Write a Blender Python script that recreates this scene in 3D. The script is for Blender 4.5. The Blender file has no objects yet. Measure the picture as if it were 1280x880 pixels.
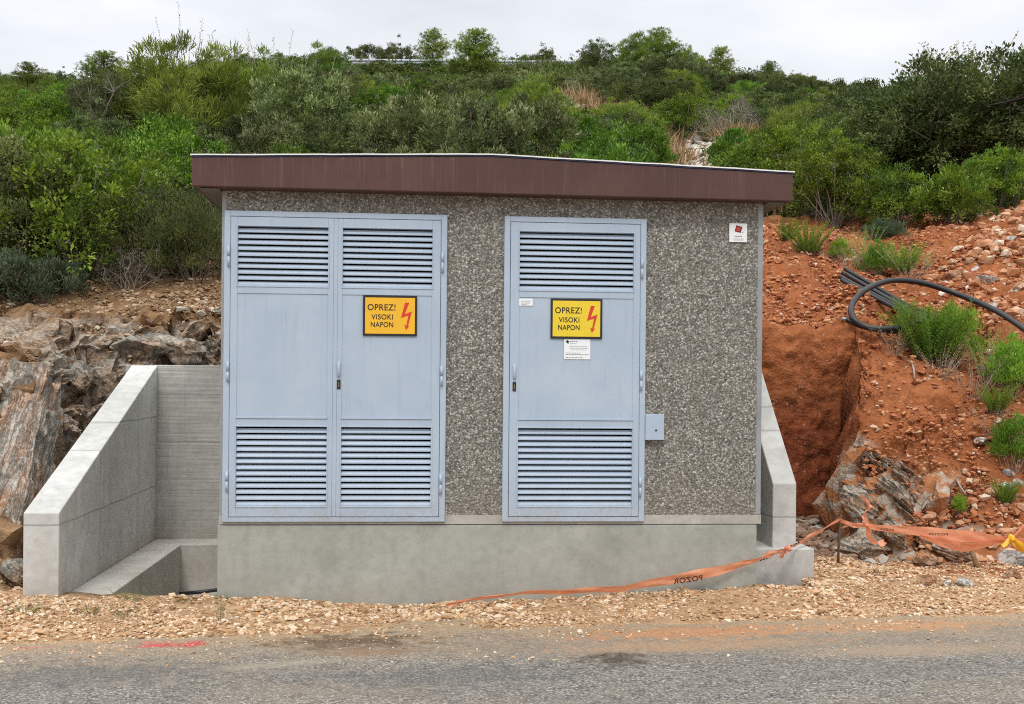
import bpy, bmesh, math, random
import numpy as np
from mathutils import Vector, Matrix

SC = bpy.context.scene
COL = SC.collection
R = math.radians

# ------------------------------------------------------------------ camera
F, YAW, ROLL, PY = 1477.0, .0843, .0089, 476.2
CAM = np.array([1.389, -8.891, 1.67])
cam = bpy.data.cameras.new('camera')
cam.sensor_width = 36.0
cam.lens = 36.0 * F / 1280
cam.shift_y = (PY - 440) / 1280
cam.clip_start = .1
cam.clip_end = 3000
camo = bpy.data.objects.new('camera', cam)
COL.objects.link(camo)
camo.matrix_world = (Matrix.Translation(Vector(CAM)) @ Matrix.Rotation(-YAW, 4, 'Z')
                     @ Matrix.Rotation(R(90), 4, 'X') @ Matrix.Rotation(ROLL, 4, 'Z'))
SC.camera = camo

# ------------------------------------------------------------------ sky, sun, exposure
SUN_EL, SUN_AZ = R(54), R(190)       # azimuth clockwise from +Y: behind the camera, to its left
w = bpy.data.worlds.new('World')
SC.world = w
w.use_nodes = True
nt = w.node_tree
nt.nodes.clear()
out = nt.nodes.new('ShaderNodeOutputWorld')
bg = nt.nodes.new('ShaderNodeBackground')
bg.inputs['Strength'].default_value = .1
sky = nt.nodes.new('ShaderNodeTexSky')
sky.sky_type = 'NISHITA'
sky.sun_disc = False
sky.sun_elevation = SUN_EL
sky.sun_rotation = SUN_AZ
tc = nt.nodes.new('ShaderNodeTexCoord')
sep = nt.nodes.new('ShaderNodeSeparateXYZ')
nt.links.new(tc.outputs['Generated'], sep.inputs[0])
ramp = nt.nodes.new('ShaderNodeValToRGB')          # overcast: brighter towards the zenith
ramp.color_ramp.elements[0].position = 0.0
ramp.color_ramp.elements[0].color = (.39, .40, .415, 1)
ramp.color_ramp.elements[1].position = 1.0
ramp.color_ramp.elements[1].color = (.98, .99, 1, 1)
e = ramp.color_ramp.elements.new(.30)
e.color = (.425, .435, .455, 1)
nt.links.new(sep.outputs['Z'], ramp.inputs[0])
mp = nt.nodes.new('ShaderNodeMapping')
mp.inputs['Scale'].default_value = (1.6, 1.6, 5.0)
nt.links.new(tc.outputs['Generated'], mp.inputs[0])
nz = nt.nodes.new('ShaderNodeTexNoise')
nz.inputs['Scale'].default_value = 1.7
nz.inputs['Detail'].default_value = 5
nz.inputs['Roughness'].default_value = .55
nt.links.new(mp.outputs[0], nz.inputs['Vector'])
nr = nt.nodes.new('ShaderNodeMapRange')
nr.inputs['From Min'].default_value = .3
nr.inputs['From Max'].default_value = .7
nr.inputs['To Min'].default_value = 17.4
nr.inputs['To Max'].default_value = 24.8
nt.links.new(nz.outputs['Fac'], nr.inputs['Value'])
mul = nt.nodes.new('ShaderNodeVectorMath')
mul.operation = 'SCALE'
nt.links.new(ramp.outputs[0], mul.inputs[0])
nt.links.new(nr.outputs[0], mul.inputs['Scale'])
mx = nt.nodes.new('ShaderNodeMix')
mx.data_type = 'RGBA'
mx.inputs['Factor'].default_value = .9
nt.links.new(sky.outputs[0], mx.inputs['A'])
nt.links.new(mul.outputs[0], mx.inputs['B'])
nt.links.new(mx.outputs['Result'], bg.inputs['Color'])
nt.links.new(bg.outputs[0], out.inputs[0])

sl = bpy.data.lights.new('sun', 'SUN')
sl.energy = 1.3
sl.angle = R(14)
sl.color = (1, .96, .9)
so = bpy.data.objects.new('sun', sl)
COL.objects.link(so)
d = Vector((math.sin(SUN_AZ) * math.cos(SUN_EL), math.cos(SUN_AZ) * math.cos(SUN_EL), math.sin(SUN_EL)))
so.rotation_euler = d.to_track_quat('Z', 'Y').to_euler()
so.location = (-6, -10, 14)

SC.view_settings.view_transform = 'Standard'
SC.view_settings.look = 'None'
SC.view_settings.gamma = 1
SC.view_settings.exposure = 0.12
try:
    SC.cycles.max_bounces = 8
    SC.cycles.diffuse_bounces = 5
    SC.cycles.use_denoising = False
    SC.cycles.use_adaptive_sampling = False
    SC.cycles.filter_width = 1.05
    SC.cycles.sample_clamp_indirect = 3
except Exception:
    pass

# ------------------------------------------------------------------ helpers
def tag(o, label=None, cat=None, group=None, kind=None):
    if label: o['label'] = label
    if cat: o['category'] = cat
    if group: o['group'] = group
    if kind: o['kind'] = kind
    return o

def thing(name, label, cat, loc=(0, 0, 0), group=None):
    o = bpy.data.objects.new(name, None)
    o.empty_display_size = .2
    COL.objects.link(o)
    o.location = loc
    return tag(o, label, cat, group)

def link(name, me, mats, parent=None, smooth=False):
    o = bpy.data.objects.new(name, me)
    COL.objects.link(o)
    if not isinstance(mats, (list, tuple)): mats = [mats]
    for m in mats: me.materials.append(m)
    if parent:
        o.parent = parent
        t, q = Vector((0, 0, 0)), parent
        while q: t += q.location; q = q.parent
        o.location = -t if parent.type == 'EMPTY' else (0, 0, 0)
    if smooth:
        me.polygons.foreach_set('use_smooth', np.ones(len(me.polygons), bool))
    return o

def np_mesh(name, V, faces):
    """faces: int array (n,3) or (n,4), or a list of such arrays"""
    me = bpy.data.meshes.new(name)
    V = np.asarray(V, np.float32)
    if not isinstance(faces, list): faces = [faces]
    idx = np.concatenate([f.reshape(-1) for f in faces]).astype(np.int32)
    cnt = np.concatenate([np.full(len(f), f.shape[1], np.int32) for f in faces])
    st = np.concatenate([[0], np.cumsum(cnt)[:-1]]).astype(np.int32)
    me.vertices.add(len(V)); me.vertices.foreach_set('co', V.reshape(-1))
    me.loops.add(len(idx)); me.loops.foreach_set('vertex_index', idx)
    me.polygons.add(len(cnt)); me.polygons.foreach_set('loop_start', st)
    try: me.polygons.foreach_set('loop_total', cnt)
    except Exception: pass
    me.update(calc_edges=True)
    me.polygons.foreach_set('use_smooth', np.zeros(len(me.polygons), bool))
    return me

class MB:
    """collects shapes into one mesh"""
    def __init__(s): s.bm = bmesh.new()
    def box(s, x0, x1, y0, y1, z0, z1):
        v = [s.bm.verts.new(p) for p in ((x0, y0, z0), (x1, y0, z0), (x1, y1, z0), (x0, y1, z0),
                                         (x0, y0, z1), (x1, y0, z1), (x1, y1, z1), (x0, y1, z1))]
        for f in ((3, 2, 1, 0), (4, 5, 6, 7), (0, 1, 5, 4), (1, 2, 6, 5), (2, 3, 7, 6), (3, 0, 4, 7)):
            s.bm.faces.new([v[i] for i in f])
        return s
    def prism(s, pts, axis, a, b):
        """polygon pts (2-D) pushed along axis 'X','Y' or 'Z' from a to b"""
        def mk(p, t):
            return {'X': (t, p[0], p[1]), 'Y': (p[0], t, p[1]), 'Z': (p[0], p[1], t)}[axis]
        A = [s.bm.verts.new(mk(p, a)) for p in pts]
        B = [s.bm.verts.new(mk(p, b)) for p in pts]
        n = len(pts)
        s.bm.faces.new(A[::-1]); s.bm.faces.new(B)
        for i in range(n):
            s.bm.faces.new((A[i], A[(i + 1) % n], B[(i + 1) % n], B[i]))
        return s
    def tube(s, pts, rad, seg=8, cap=True):
        pts = [Vector(p) for p in pts]
        n = len(pts)
        rs = rad if isinstance(rad, (list, tuple)) else [rad] * n
        rings, up = [], None
        for i, p in enumerate(pts):
            t = (pts[min(i + 1, n - 1)] - pts[max(i - 1, 0)]).normalized()
            if up is None: up = t.orthogonal().normalized()
            u = (up - t * up.dot(t)); u = u.normalized() if u.length > 1e-6 else t.orthogonal().normalized()
            up = u; v = t.cross(u)
            rings.append([s.bm.verts.new(p + (u * math.cos(a) + v * math.sin(a)) * rs[i])
                          for a in (2 * math.pi * k / seg for k in range(seg))])
        for a, b in zip(rings, rings[1:]):
            for k in range(seg):
                f = s.bm.faces.new((a[k], a[(k + 1) % seg], b[(k + 1) % seg], b[k])); f.smooth = True
        if cap:
            s.bm.faces.new(rings[0][::-1]); s.bm.faces.new(rings[-1])
        return s
    def build(s, name, mat, parent=None, bevel=0, seg=1):
        bmesh.ops.recalc_face_normals(s.bm, faces=s.bm.faces)
        me = bpy.data.meshes.new(name)
        s.bm.to_mesh(me); s.bm.free()
        o = link(name, me, mat, parent)
        if bevel:
            m = o.modifiers.new('bevel', 'BEVEL'); m.width = bevel; m.segments = seg; m.limit_method = 'ANGLE'
        return o

def spline(pts, n=8):
    """Catmull-Rom through pts"""
    P = [np.array(p, float) for p in pts]
    P = [2 * P[0] - P[1]] + P + [2 * P[-1] - P[-2]]
    o = []
    for i in range(1, len(P) - 2):
        for k in range(n):
            t = k / n
            o.append(.5 * ((2 * P[i]) + (P[i + 1] - P[i - 1]) * t + (2 * P[i - 1] - 5 * P[i] + 4 * P[i + 1] - P[i + 2]) * t * t
                           + (3 * P[i] - P[i - 1] - 3 * P[i + 1] + P[i + 2]) * t ** 3))
    o.append(P[-2])
    return o

def ray(px, py):
    u2, v2 = px - 640, py - PY
    u = u2 * math.cos(ROLL) + v2 * math.sin(ROLL); v = -u2 * math.sin(ROLL) + v2 * math.cos(ROLL)
    x = u / F
    return np.array([x * math.cos(YAW) + math.sin(YAW), -x * math.sin(YAW) + math.cos(YAW), -v / F])
def at(px, py, Y):
    r = ray(px, py); return CAM + r * ((Y - CAM[1]) / r[1])
def proj(p):
    x, y, z = np.asarray(p, float) - CAM
    xc = x * math.cos(YAW) - y * math.sin(YAW); zc = x * math.sin(YAW) + y * math.cos(YAW)
    u, v = F * xc / zc, -F * z / zc
    return 640 + u * math.cos(ROLL) - v * math.sin(ROLL), PY + u * math.sin(ROLL) + v * math.cos(ROLL)

# numpy value noise
def _h(ix, iy, iz, s):
    n = (ix * 374761393 + iy * 668265263 + iz * 2147483647 + s * 974634213) & 0xffffffff
    n = ((n ^ (n >> 13)) * 1274126177) & 0xffffffff
    n = n ^ (n >> 16)
    return (n & 0xffff) / 65535.0
def vnoise(x, y, z=0, s=0):
    x, y = np.asarray(x, float), np.asarray(y, float)
    z = np.broadcast_to(np.asarray(z, float), x.shape)
    ix, iy, iz = np.floor(x).astype(np.int64), np.floor(y).astype(np.int64), np.floor(z).astype(np.int64)
    fx, fy, fz = x - ix, y - iy, z - iz
    fx, fy, fz = [f * f * (3 - 2 * f) for f in (fx, fy, fz)]
    r = 0
    for dx in (0, 1):
        for dy in (0, 1):
            for dz in (0, 1):
                r = r + _h(ix + dx, iy + dy, iz + dz, s) * (fx if dx else 1 - fx) * (fy if dy else 1 - fy) * (fz if dz else 1 - fz)
    return r * 2 - 1
def fbm(x, y, z=0, s=0, o=4):
    r, a, f = 0, 1, 1
    for i in range(o):
        r = r + a * vnoise(np.asarray(x) * f, np.asarray(y) * f, np.asarray(z) * f, s + i); a *= .5; f *= 2.03
    return r
def blocks(p, s=0):
    """fractured-rock noise: per-cell random value (-1..1) of a 3-D cell pattern, and a second per-cell tilt"""
    ip = np.floor(p).astype(np.int64); best = np.full(len(p), 1e9); val = np.zeros(len(p))
    for dx in (-1, 0, 1):
        for dy in (-1, 0, 1):
            for dz in (-1, 0, 1):
                c = ip + np.array([dx, dy, dz])
                q = np.stack([c[:, k] + _h(c[:, 0], c[:, 1], c[:, 2], s + k) for k in range(3)], 1)
                dd = ((p - q) ** 2).sum(1); m_ = dd < best
                tilt = ((p - q) * (np.stack([_h(c[:, 0], c[:, 1], c[:, 2], s + 7 + k) for k in range(3)], 1) - .5)).sum(1) * 2.2
                val = np.where(m_, _h(c[:, 0], c[:, 1], c[:, 2], s + 5) * 2 - 1 + tilt, val); best = np.minimum(best, dd)
    return val
def sstep(a, b, x):
    t = np.clip((x - a) / (b - a), 0, 1); return t * t * (3 - 2 * t)

# ------------------------------------------------------------------ material helpers
class NT:
    def __init__(s, name):
        s.m = bpy.data.materials.new(name); s.m.use_nodes = True
        s.t = s.m.node_tree; s.t.nodes.clear()
        s.out = s.t.nodes.new('ShaderNodeOutputMaterial')
        s.b = s.t.nodes.new('ShaderNodeBsdfPrincipled')
        s.t.links.new(s.b.outputs[0], s.out.inputs[0])
        s.co = None
    def n(s, kind, **kw):
        n = s.t.nodes.new('ShaderNode' + kind)
        for k, v in kw.items():
            if k in n.inputs: s.put(n.inputs[k], v)
            else: setattr(n, k, v)
        return n
    def put(s, sock, v):
        if isinstance(v, bpy.types.NodeSocket): s.t.links.new(v, sock)
        elif isinstance(v, (tuple, list)) and len(v) == 3 and sock.type == 'RGBA': sock.default_value = (*v, 1)
        else: sock.default_value = v
    def coord(s, scale=(1, 1, 1), out='Object', rot=(0, 0, 0)):
        c = s.n('TexCoord')
        m = s.n('Mapping'); s.t.links.new(c.outputs[out], m.inputs[0]); m.inputs['Scale'].default_value = scale
        m.inputs['Rotation'].default_value = rot
        return m.outputs[0]
    def noise(s, scale, detail=4, rough=.55, vec=None, dist=0):
        n = s.n('TexNoise', Scale=scale, Detail=detail, Roughness=rough, Distortion=dist)
        s.put(n.inputs['Vector'], vec or s.coord()); return n.outputs['Fac']
    def voro(s, scale, vec=None, feature='F1', rnd=1):
        n = s.n('TexVoronoi', feature=feature); n.inputs['Scale'].default_value = scale
        n.inputs['Randomness'].default_value = rnd
        s.put(n.inputs['Vector'], vec or s.coord()); return n
    def ramp(s, fac, stops, interp='LINEAR'):
        n = s.n('ValToRGB'); n.color_ramp.interpolation = interp
        el = n.color_ramp.elements
        while len(el) < len(stops): el.new(.5)
        for q, (p, c) in zip(el, stops):
            q.position = p; q.color = (*c, 1) if isinstance(c, (tuple, list)) else (c, c, c, 1)
        s.put(n.inputs[0], fac); return n.outputs[0]
    def mix(s, f, a, b, mode='MIX'):
        n = s.n('Mix', data_type='RGBA', blend_type=mode)
        s.put(n.inputs['Factor'], f)
        for k, v in ((6, a), (7, b)): s.put(n.inputs[k], v)
        return n.outputs[2]
    def math(s, op, a, b=0, clamp=False):
        n = s.n('Math', operation=op, use_clamp=clamp); s.put(n.inputs[0], a); s.put(n.inputs[1], b); return n.outputs[0]
    def rng(s, v, a, b, c=0, d=1, smooth=False):
        n = s.n('MapRange')
        if smooth: n.interpolation_type = 'SMOOTHSTEP'
        s.put(n.inputs[0], v)
        for i, q in enumerate((a, b, c, d)): n.inputs[i + 1].default_value = q
        return n.outputs[0]
    def xyz(s):
        c = s.n('TexCoord'); q = s.n('SeparateXYZ'); s.t.links.new(c.outputs['Object'], q.inputs[0]); return q.outputs
    def bump(s, h, strength=.5, dist=.01):
        n = s.n('Bump', Strength=strength, Distance=dist); s.put(n.inputs['Height'], h); s.t.links.new(n.outputs[0], s.b.inputs['Normal'])
    def fin(s, color, rough=.8, spec=.3, metal=0):
        s.put(s.b.inputs['Base Color'], color); s.put(s.b.inputs['Roughness'], rough)
        s.b.inputs['Specular IOR Level'].default_value = spec; s.b.inputs['Metallic'].default_value = metal
        return s.m
    def spot(s, X, Y, rx, ry, rot=0, nscale=6, amp=.5):
        """soft blotch of the given size on a flat surface, 1 at its centre"""
        o = s.xyz(); c, q = math.cos(rot), math.sin(rot)
        dx, dy = s.math('SUBTRACT', o[0], X), s.math('SUBTRACT', o[1], Y)
        u = s.math('DIVIDE', s.math('ADD', s.math('MULTIPLY', dx, c), s.math('MULTIPLY', dy, q)), rx)
        v = s.math('DIVIDE', s.math('SUBTRACT', s.math('MULTIPLY', dy, c), s.math('MULTIPLY', dx, q)), ry)
        r = s.math('SQRT', s.math('ADD', s.math('MULTIPLY', u, u), s.math('MULTIPLY', v, v)))
        r = s.math('ADD', r, s.rng(s.noise(nscale, 4), .3, .7, -amp, amp))
        return s.math('MULTIPLY', s.rng(r, 1.15, .3, 0, 1, True), s.rng(s.noise(34, 4, .6), .36, .56, .45, 1))

M = {}
def plain(name, c, rough=.6, spec=.4, metal=0, var=.06, scale=5):
    k = NT(name)
    f = k.noise(scale, 5)
    M[name] = k.fin(k.mix(f, tuple(x * (1 - var * 1.6) for x in c), tuple(min(1, x * (1 + var)) for x in c)), rough, spec, metal)
    return M[name]

# door paint: pale blue grey, faintly dusty
k = NT('door_paint')
o = k.xyz()
f = k.rng(k.noise(2.2, 6, .6), .35, .7)
c = k.mix(f, (.370, .455, .560), (.430, .515, .615))
st = k.rng(k.noise(1, 5, .7, k.coord((26, 26, 1.6))), .56, .75)
c = k.mix(k.math('MULTIPLY', st, .3), c, (.27, .31, .35))
dust = k.math('MULTIPLY', k.rng(o[2], .95, .6, 0, 1), k.rng(k.noise(6, 5), .4, .65))
c = k.mix(k.math('MULTIPLY', dust, .3), c, (.38, .35, .29))
spl = k.math('MULTIPLY', k.rng(k.math('ADD', o[2], k.rng(k.noise(9, 5, .7), .3, .7, -.16, .16)), .92, .62), k.rng(k.noise(45, 3, .6), .45, .6))
c = k.mix(k.math('MULTIPLY', spl, .25), c, (.34, .26, .19))
c = k.mix(k.rng(k.noise(5, 7, .75), .56, .74, 0, .3), c, (.40, .46, .52))
k.bump(k.math('ADD', k.noise(40, 3), k.math('MULTIPLY', k.noise(2.5, 2), 6)), .05, .006)
M['door_paint'] = k.fin(c, .42, .4)

# pebble dash
k = NT('pebble_dash')
v1, v2 = k.voro(72), k.voro(120)
seed = k.n('SeparateColor'); k.t.links.new(v1.outputs['Color'], seed.inputs[0])
seed2 = k.n('SeparateColor'); k.t.links.new(v2.outputs['Color'], seed2.inputs[0])
pc = k.ramp(seed.outputs[0], [(0, (.03, .03, .03)), (.2, (.105, .10, .092)), (.4, (.23, .22, .19)), (.58, (.17, .15, .12)), (.75, (.34, .325, .295)), (.9, (.50, .488, .455)), (1, (.68, .67, .64))])
pc2 = k.ramp(seed2.outputs[1], [(0, (.04, .04, .04)), (.5, (.25, .235, .21)), (1, (.66, .65, .61))])
c = k.mix(.36, pc, pc2)
gap = k.rng(v1.outputs['Distance'], .35, .7, 0, 1)
c = k.mix(k.math('MULTIPLY', gap, .6), c, (.075, .072, .064))
pz = k.xyz()
run = k.math('MULTIPLY', k.rng(k.noise(1, 5, .65, k.coord((7, 7, .45))), .5, .7), k.rng(pz[2], 1.6, 3.0, .1, .35))
c = k.mix(run, c, (.10, .097, .088))
low_ = k.math('MULTIPLY', k.rng(k.math('ADD', pz[2], k.rng(k.noise(5, 4), .3, .7, -.12, .12)), 1.0, .62), .4)
c = k.mix(k.math('MULTIPLY', low_, .5), c, (.26, .22, .165))
big = k.rng(k.noise(.9, 4), .35, .7)
c = k.mix(k.math('MULTIPLY', big, .15), c, (.16, .155, .135))
c = k.mix(1.0, c, (1.07, 1.075, 1.05), 'MULTIPLY')
k.bump(v1.outputs['Distance'], .9, -.006)
M['pebble_dash'] = k.fin(c, .8, .3)

def concrete(name, a, b, line_z=None, board=False, stain=.5, line_y=None, splash=.4):
    k = NT(name)
    o = k.xyz()
    c = k.mix(k.rng(k.noise(1.3, 6, .62), .33, .68), a, b)
    c = k.mix(k.math('MULTIPLY', k.rng(k.noise(14, 4), .42, .7), .4), c, tuple(x * .75 for x in a))
    c = k.mix(k.rng(k.noise(3.1, 7, .68), .55, .7, 0, .45), c, tuple(min(1, x * 1.22) for x in b))
    c = k.mix(k.rng(k.noise(1.9, 7, .7, k.coord((1, 1, 1), rot=(.4, .2, .1))), .55, .68, 0, .5), c, tuple(x * .72 for x in a))
    # water runs
    runs = k.rng(k.noise(1, 5, .65, k.coord((9, 9, .55))), .52, .74)
    c = k.mix(k.math('MULTIPLY', runs, stain), c, tuple(x * .62 for x in a))
    h = k.noise(30, 5, .6)
    if board:
        n = k.n('TexNoise', Scale=1.0, Detail=3); k.put(n.inputs['Vector'], k.coord((1.2, 1.2, 34)))
        g = k.rng(n.outputs['Fac'], .38, .62)
        c = k.mix(k.math('MULTIPLY', g, .35), c, tuple(x * .66 for x in a))
        blot = k.rng(k.noise(2.6, 5, .6), .5, .7)
        c = k.mix(k.math('MULTIPLY', blot, .4), c, tuple(x * .6 for x in a))
        h = k.math('ADD', h, g)
    for ax, z in [(2, q) for q in (line_z or [])] + [(1, q) for q in (line_y or [])]:
        zz = k.math('ADD', o[ax], k.rng(k.noise(3, 3), 0, 1, -.02, .02))
        ln = k.math('SUBTRACT', 1, k.rng(k.math('ABSOLUTE', k.math('SUBTRACT', zz, z)), .002, .012, 0, 1), True)
        c = k.mix(k.math('MULTIPLY', ln, .55), c, tuple(x * .5 for x in a))
        h = k.math('SUBTRACT', h, k.math('MULTIPLY', ln, 1.2))
    spl = k.math('MULTIPLY', k.rng(k.math('ADD', o[2], k.rng(k.noise(4, 5, .65), .3, .7, -.10, .10)), .26, .0), splash)
    c = k.mix(spl, c, (.30, .235, .165))
    tie = k.voro(1.05, k.coord((1, 1, 1.4)), rnd=.25)
    c = k.mix(k.rng(tie.outputs['Distance'], .016, .022, .5 if name == 'concrete_wall' else .0, 0), c, tuple(x * .4 for x in a))
    pits = k.voro(26)
    pit = k.rng(pits.outputs['Distance'], .05, .14, 1, 0)
    c = k.mix(k.math('MULTIPLY', k.math('MULTIPLY', pit, k.rng(k.noise(7, 2), .5, .6)), .6), c, tuple(x * .45 for x in a))
    k.bump(h, .35, .006)
    M[name] = k.fin(c, .9, .2)
concrete('concrete_smooth', (.328, .338, .302), (.39, .40, .36), stain=.2, splash=.2)
concrete('concrete_wall', (.47, .47, .445), (.62, .62, .595), line_z=[.58, 1.27], stain=.3, line_y=[1.15, 2.5])
concrete('concrete_board', (.41, .405, .375), (.55, .545, .51), line_z=[1.02, 1.5], board=True)
concrete('concrete_trim', (.38, .365, .325), (.48, .465, .425), stain=.3)
concrete('concrete_edge', (.27, .29, .30), (.35, .365, .375), stain=.25)

# brown roof fascia with pale runs
k = NT('fascia_brown')
o = k.xyz()
c = k.mix(k.rng(k.noise(2, 5), .35, .7), (.076, .036, .031), (.100, .049, .042))
runs = k.rng(k.noise(1, 5, .7, k.coord((16, 16, .5))), .60, .72)
c = k.mix(k.math('MULTIPLY', runs, .35), c, (.24, .17, .15))
chips = k.rng(k.noise(26, 3, .6), .74, .78)
c = k.mix(k.math('MULTIPLY', chips, .5), c, (.45, .40, .37))
c = k.mix(k.math('MULTIPLY', k.rng(k.noise(1, 6, .75, k.coord((30, 30, 1.1))), .54, .7), k.rng(o[2], 3.05, 3.2, .1, .35)), c, (.23, .16, .14))
c = k.mix(k.rng(k.noise(3.3, 7, .72), .52, .7, 0, .4), c, (.060, .030, .027))
c = k.mix(k.math('MULTIPLY', k.rng(k.voro(60).outputs['Distance'], .06, .10, 1, 0), k.math('MULTIPLY', k.rng(o[0], 3.2, 4.2), k.rng(k.noise(5, 2), .5, .6))), c, (.55, .5, .47))
k.bump(k.math('ADD', k.noise(12, 4), k.math('MULTIPLY', k.noise(1.6, 2), 5)), .14, .012)
M['fascia_brown'] = k.fin(c, .62, .35)
plain('soffit_grey', (.17, .155, .135), .9, .2)
plain('roof_felt', (.80, .80, .78), .7, .3)
plain('felt_blue', (.04, .06, .13), .7, .3)
plain('joint_violet', (.10, .10, .15), .9, .2)
plain('black_lock', (.015, .015, .016), .35, .5)
plain('brass', (.35, .27, .11), .35, .5, 1)
plain('sign_black', (.012, .012, .013), .4, .5)
plain('sign_orange', (.82, .46, .025), .4, .4, var=.05, scale=14)
plain('sign_yellow', (.78, .58, .035), .4, .4, var=.05, scale=14)
plain('sign_red', (.62, .045, .025), .4, .4)
plain('sign_white', (.80, .84, .86), .4, .4, var=.03)
plain('logo_dark', (.09, .012, .018), .45, .4)
plain('logo_red', (.50, .055, .030), .45, .4)
plain('print_grey', (.25, .26, .28), .6, .3)
plain('dark_inside', (.03, .03, .032), .9, .1)
plain('cable_black', (.014, .014, .016), .42, .5, var=.2, scale=20)
plain('cable_print', (.75, .75, .72), .5, .3)
plain('rusty_steel', (.12, .075, .05), .8, .3, var=.3, scale=30)
plain('raw_wood', (.30, .20, .11), .85, .2, var=.25, scale=12)
plain('yellow_plastic', (.85, .45, .03), .4, .4)
plain('galvanised', (.34, .375, .41), .45, .5, .3)
plain('bark', (.16, .13, .105), .9, .15, var=.3, scale=16)
plain('bark_dark', (.07, .06, .05), .9, .15, var=.3, scale=16)
plain('bark_pale', (.30, .265, .23), .9, .15, var=.3, scale=16)
plain('dead_twig', (.42, .37, .31), .9, .15, var=.3, scale=16)

# orange barrier tape: thin and slightly see-through
k = NT('tape_orange')
c = k.mix(k.rng(k.noise(9, 4), .35, .7), (.88, .34, .18), (.95, .47, .30))
k.fin(c, .38, .45)
tr = k.n('BsdfTranslucent'); k.put(tr.inputs['Color'], (.92, .40, .22))
ms = k.n('MixShader'); ms.inputs[0].default_value = .35
k.t.links.new(k.b.outputs[0], ms.inputs[1]); k.t.links.new(tr.outputs[0], ms.inputs[2]); k.t.links.new(ms.outputs[0], k.out.inputs[0])
M['tape_orange'] = k.m

# asphalt
k = NT('asphalt')
o = k.xyz()
v = k.voro(88); sd = k.n('SeparateColor'); k.t.links.new(v.outputs['Color'], sd.inputs[0])
c = k.ramp(sd.outputs[0], [(0, (.05, .047, .043)), (.35, (.118, .112, .102)), (.7, (.215, .203, .183)), (.92, (.36, .34, .305)), (1, (.52, .49, .44))])
c = k.mix(k.math('MULTIPLY', k.rng(k.noise(1.1, 5, .6, k.coord((.5, 1.6, 1))), .35, .7), .5), c, (.13, .120, .106))
c = k.mix(k.math('MULTIPLY', k.rng(k.noise(9, 5, .6), .42, .7), .5), c, (.27, .235, .19))
c = k.mix(k.math('MULTIPLY', k.rng(k.noise(.75, 5, .6, k.coord((.35, 1, 1))), .48, .68), .4), c, (.30, .235, .165))
edge = k.math('SUBTRACT', o[1], k.math('ADD', k.math('MULTIPLY', o[0], .096), -1.22))      # + beyond the edge of the road
edge = k.math('ADD', edge, k.rng(k.noise(2.2, 6, .65), .25, .75, -.32, .32))
dust = k.rng(edge, -1.35, .10, 0, 1)
dust = k.math('MULTIPLY', k.math('MULTIPLY', dust, dust), k.rng(k.noise(26, 5, .65), .3, .6, .3, 1))
c = k.mix(k.math('MULTIPLY', dust, .9), c, (.40, .28, .165))
for X, Y, rx, ry, rot, col, a in (
        (3.3, -1.12, 1.0, .22, .1, (.46, .22, .10), .95), (4.75, -.98, .9, .2, .1, (.45, .24, .12), .9),
        (3.2, -1.5, 1.1, .22, .1, (.38, .24, .14), .85), (4.6, -1.7, .9, .2, .1, (.34, .25, .17), .75),
        (2.62, -1.85, .24, .20, 0, (.06, .045, .03), 1.0), (1.0, -1.30, .60, .26, .1, (.11, .072, .04), 1.0), (1.15, -1.6, .45, .14, .1, (.24, .15, .085), .8), (.6, -1.9, .5, .10, .3, (.36, .31, .24), .6), (-.4, -2.1, .9, .3, .1, (.10, .098, .094), .6), (1.7, -2.2, .9, .25, .1, (.10, .098, .094), .55),
        (.03, -1.32, .13, .10, .2, (.52, .06, .07), 1.0), (-.16, -1.34, .15, .08, .3, (.52, .06, .07), .95),
        (-.95, -1.38, .14, .03, .1, (.55, .12, .10), .6), (-.25, -1.26, .06, .025, 0, (.6, .1, .1), .55)):
    c = k.mix(k.math('MULTIPLY', k.spot(X, Y, rx, ry, rot, 9), a), c, col)
cn = k.noise(1.1, 8, .72, k.coord((.6, 1.4, 1)))
crk = k.math('MULTIPLY', k.rng(k.math('ABSOLUTE', k.math('SUBTRACT', cn, .5)), 0, .006, 1, 0), k.rng(k.noise(.8, 3), .48, .56))
c = k.mix(k.math('MULTIPLY', crk, .5), c, (.05, .045, .04))
k.bump(v.outputs['Distance'], .8, -.007)
M['asphalt'] = k.fin(c, .88, .25)

# earth of the banks: tan at the west end, red at the east; grey limestone shows in patches
k = NT('earth')
o = k.xyz()
n1, n2, n3 = k.rng(k.noise(1.2, 6, .6), .3, .7), k.rng(k.noise(7, 6, .65), .35, .7), k.noise(38, 4, .6)
red = k.mix(n2, (.22, .062, .020), (.46, .160, .060))
red = k.mix(k.math('MULTIPLY', n1, .65), red, (.35, .135, .055))
red = k.mix(k.rng(k.noise(16, 5, .7), .46, .66, 0, .65), red, (.16, .052, .022))
red = k.mix(k.rng(k.noise(.9, 5, .6), .5, .66, 0, .45), red, (.22, .085, .04))
tan = k.mix(n2, (.105, .062, .033), (.29, .185, .098))
tan = k.mix(k.math('MULTIPLY', n1, .45), tan, (.25, .128, .058))
side = k.rng(k.math('ADD', o[0], k.rng(n1, 0, 1, -1, 1)), .5, 3.0, 0, 1, True)
c = k.mix(side, tan, red)
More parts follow.
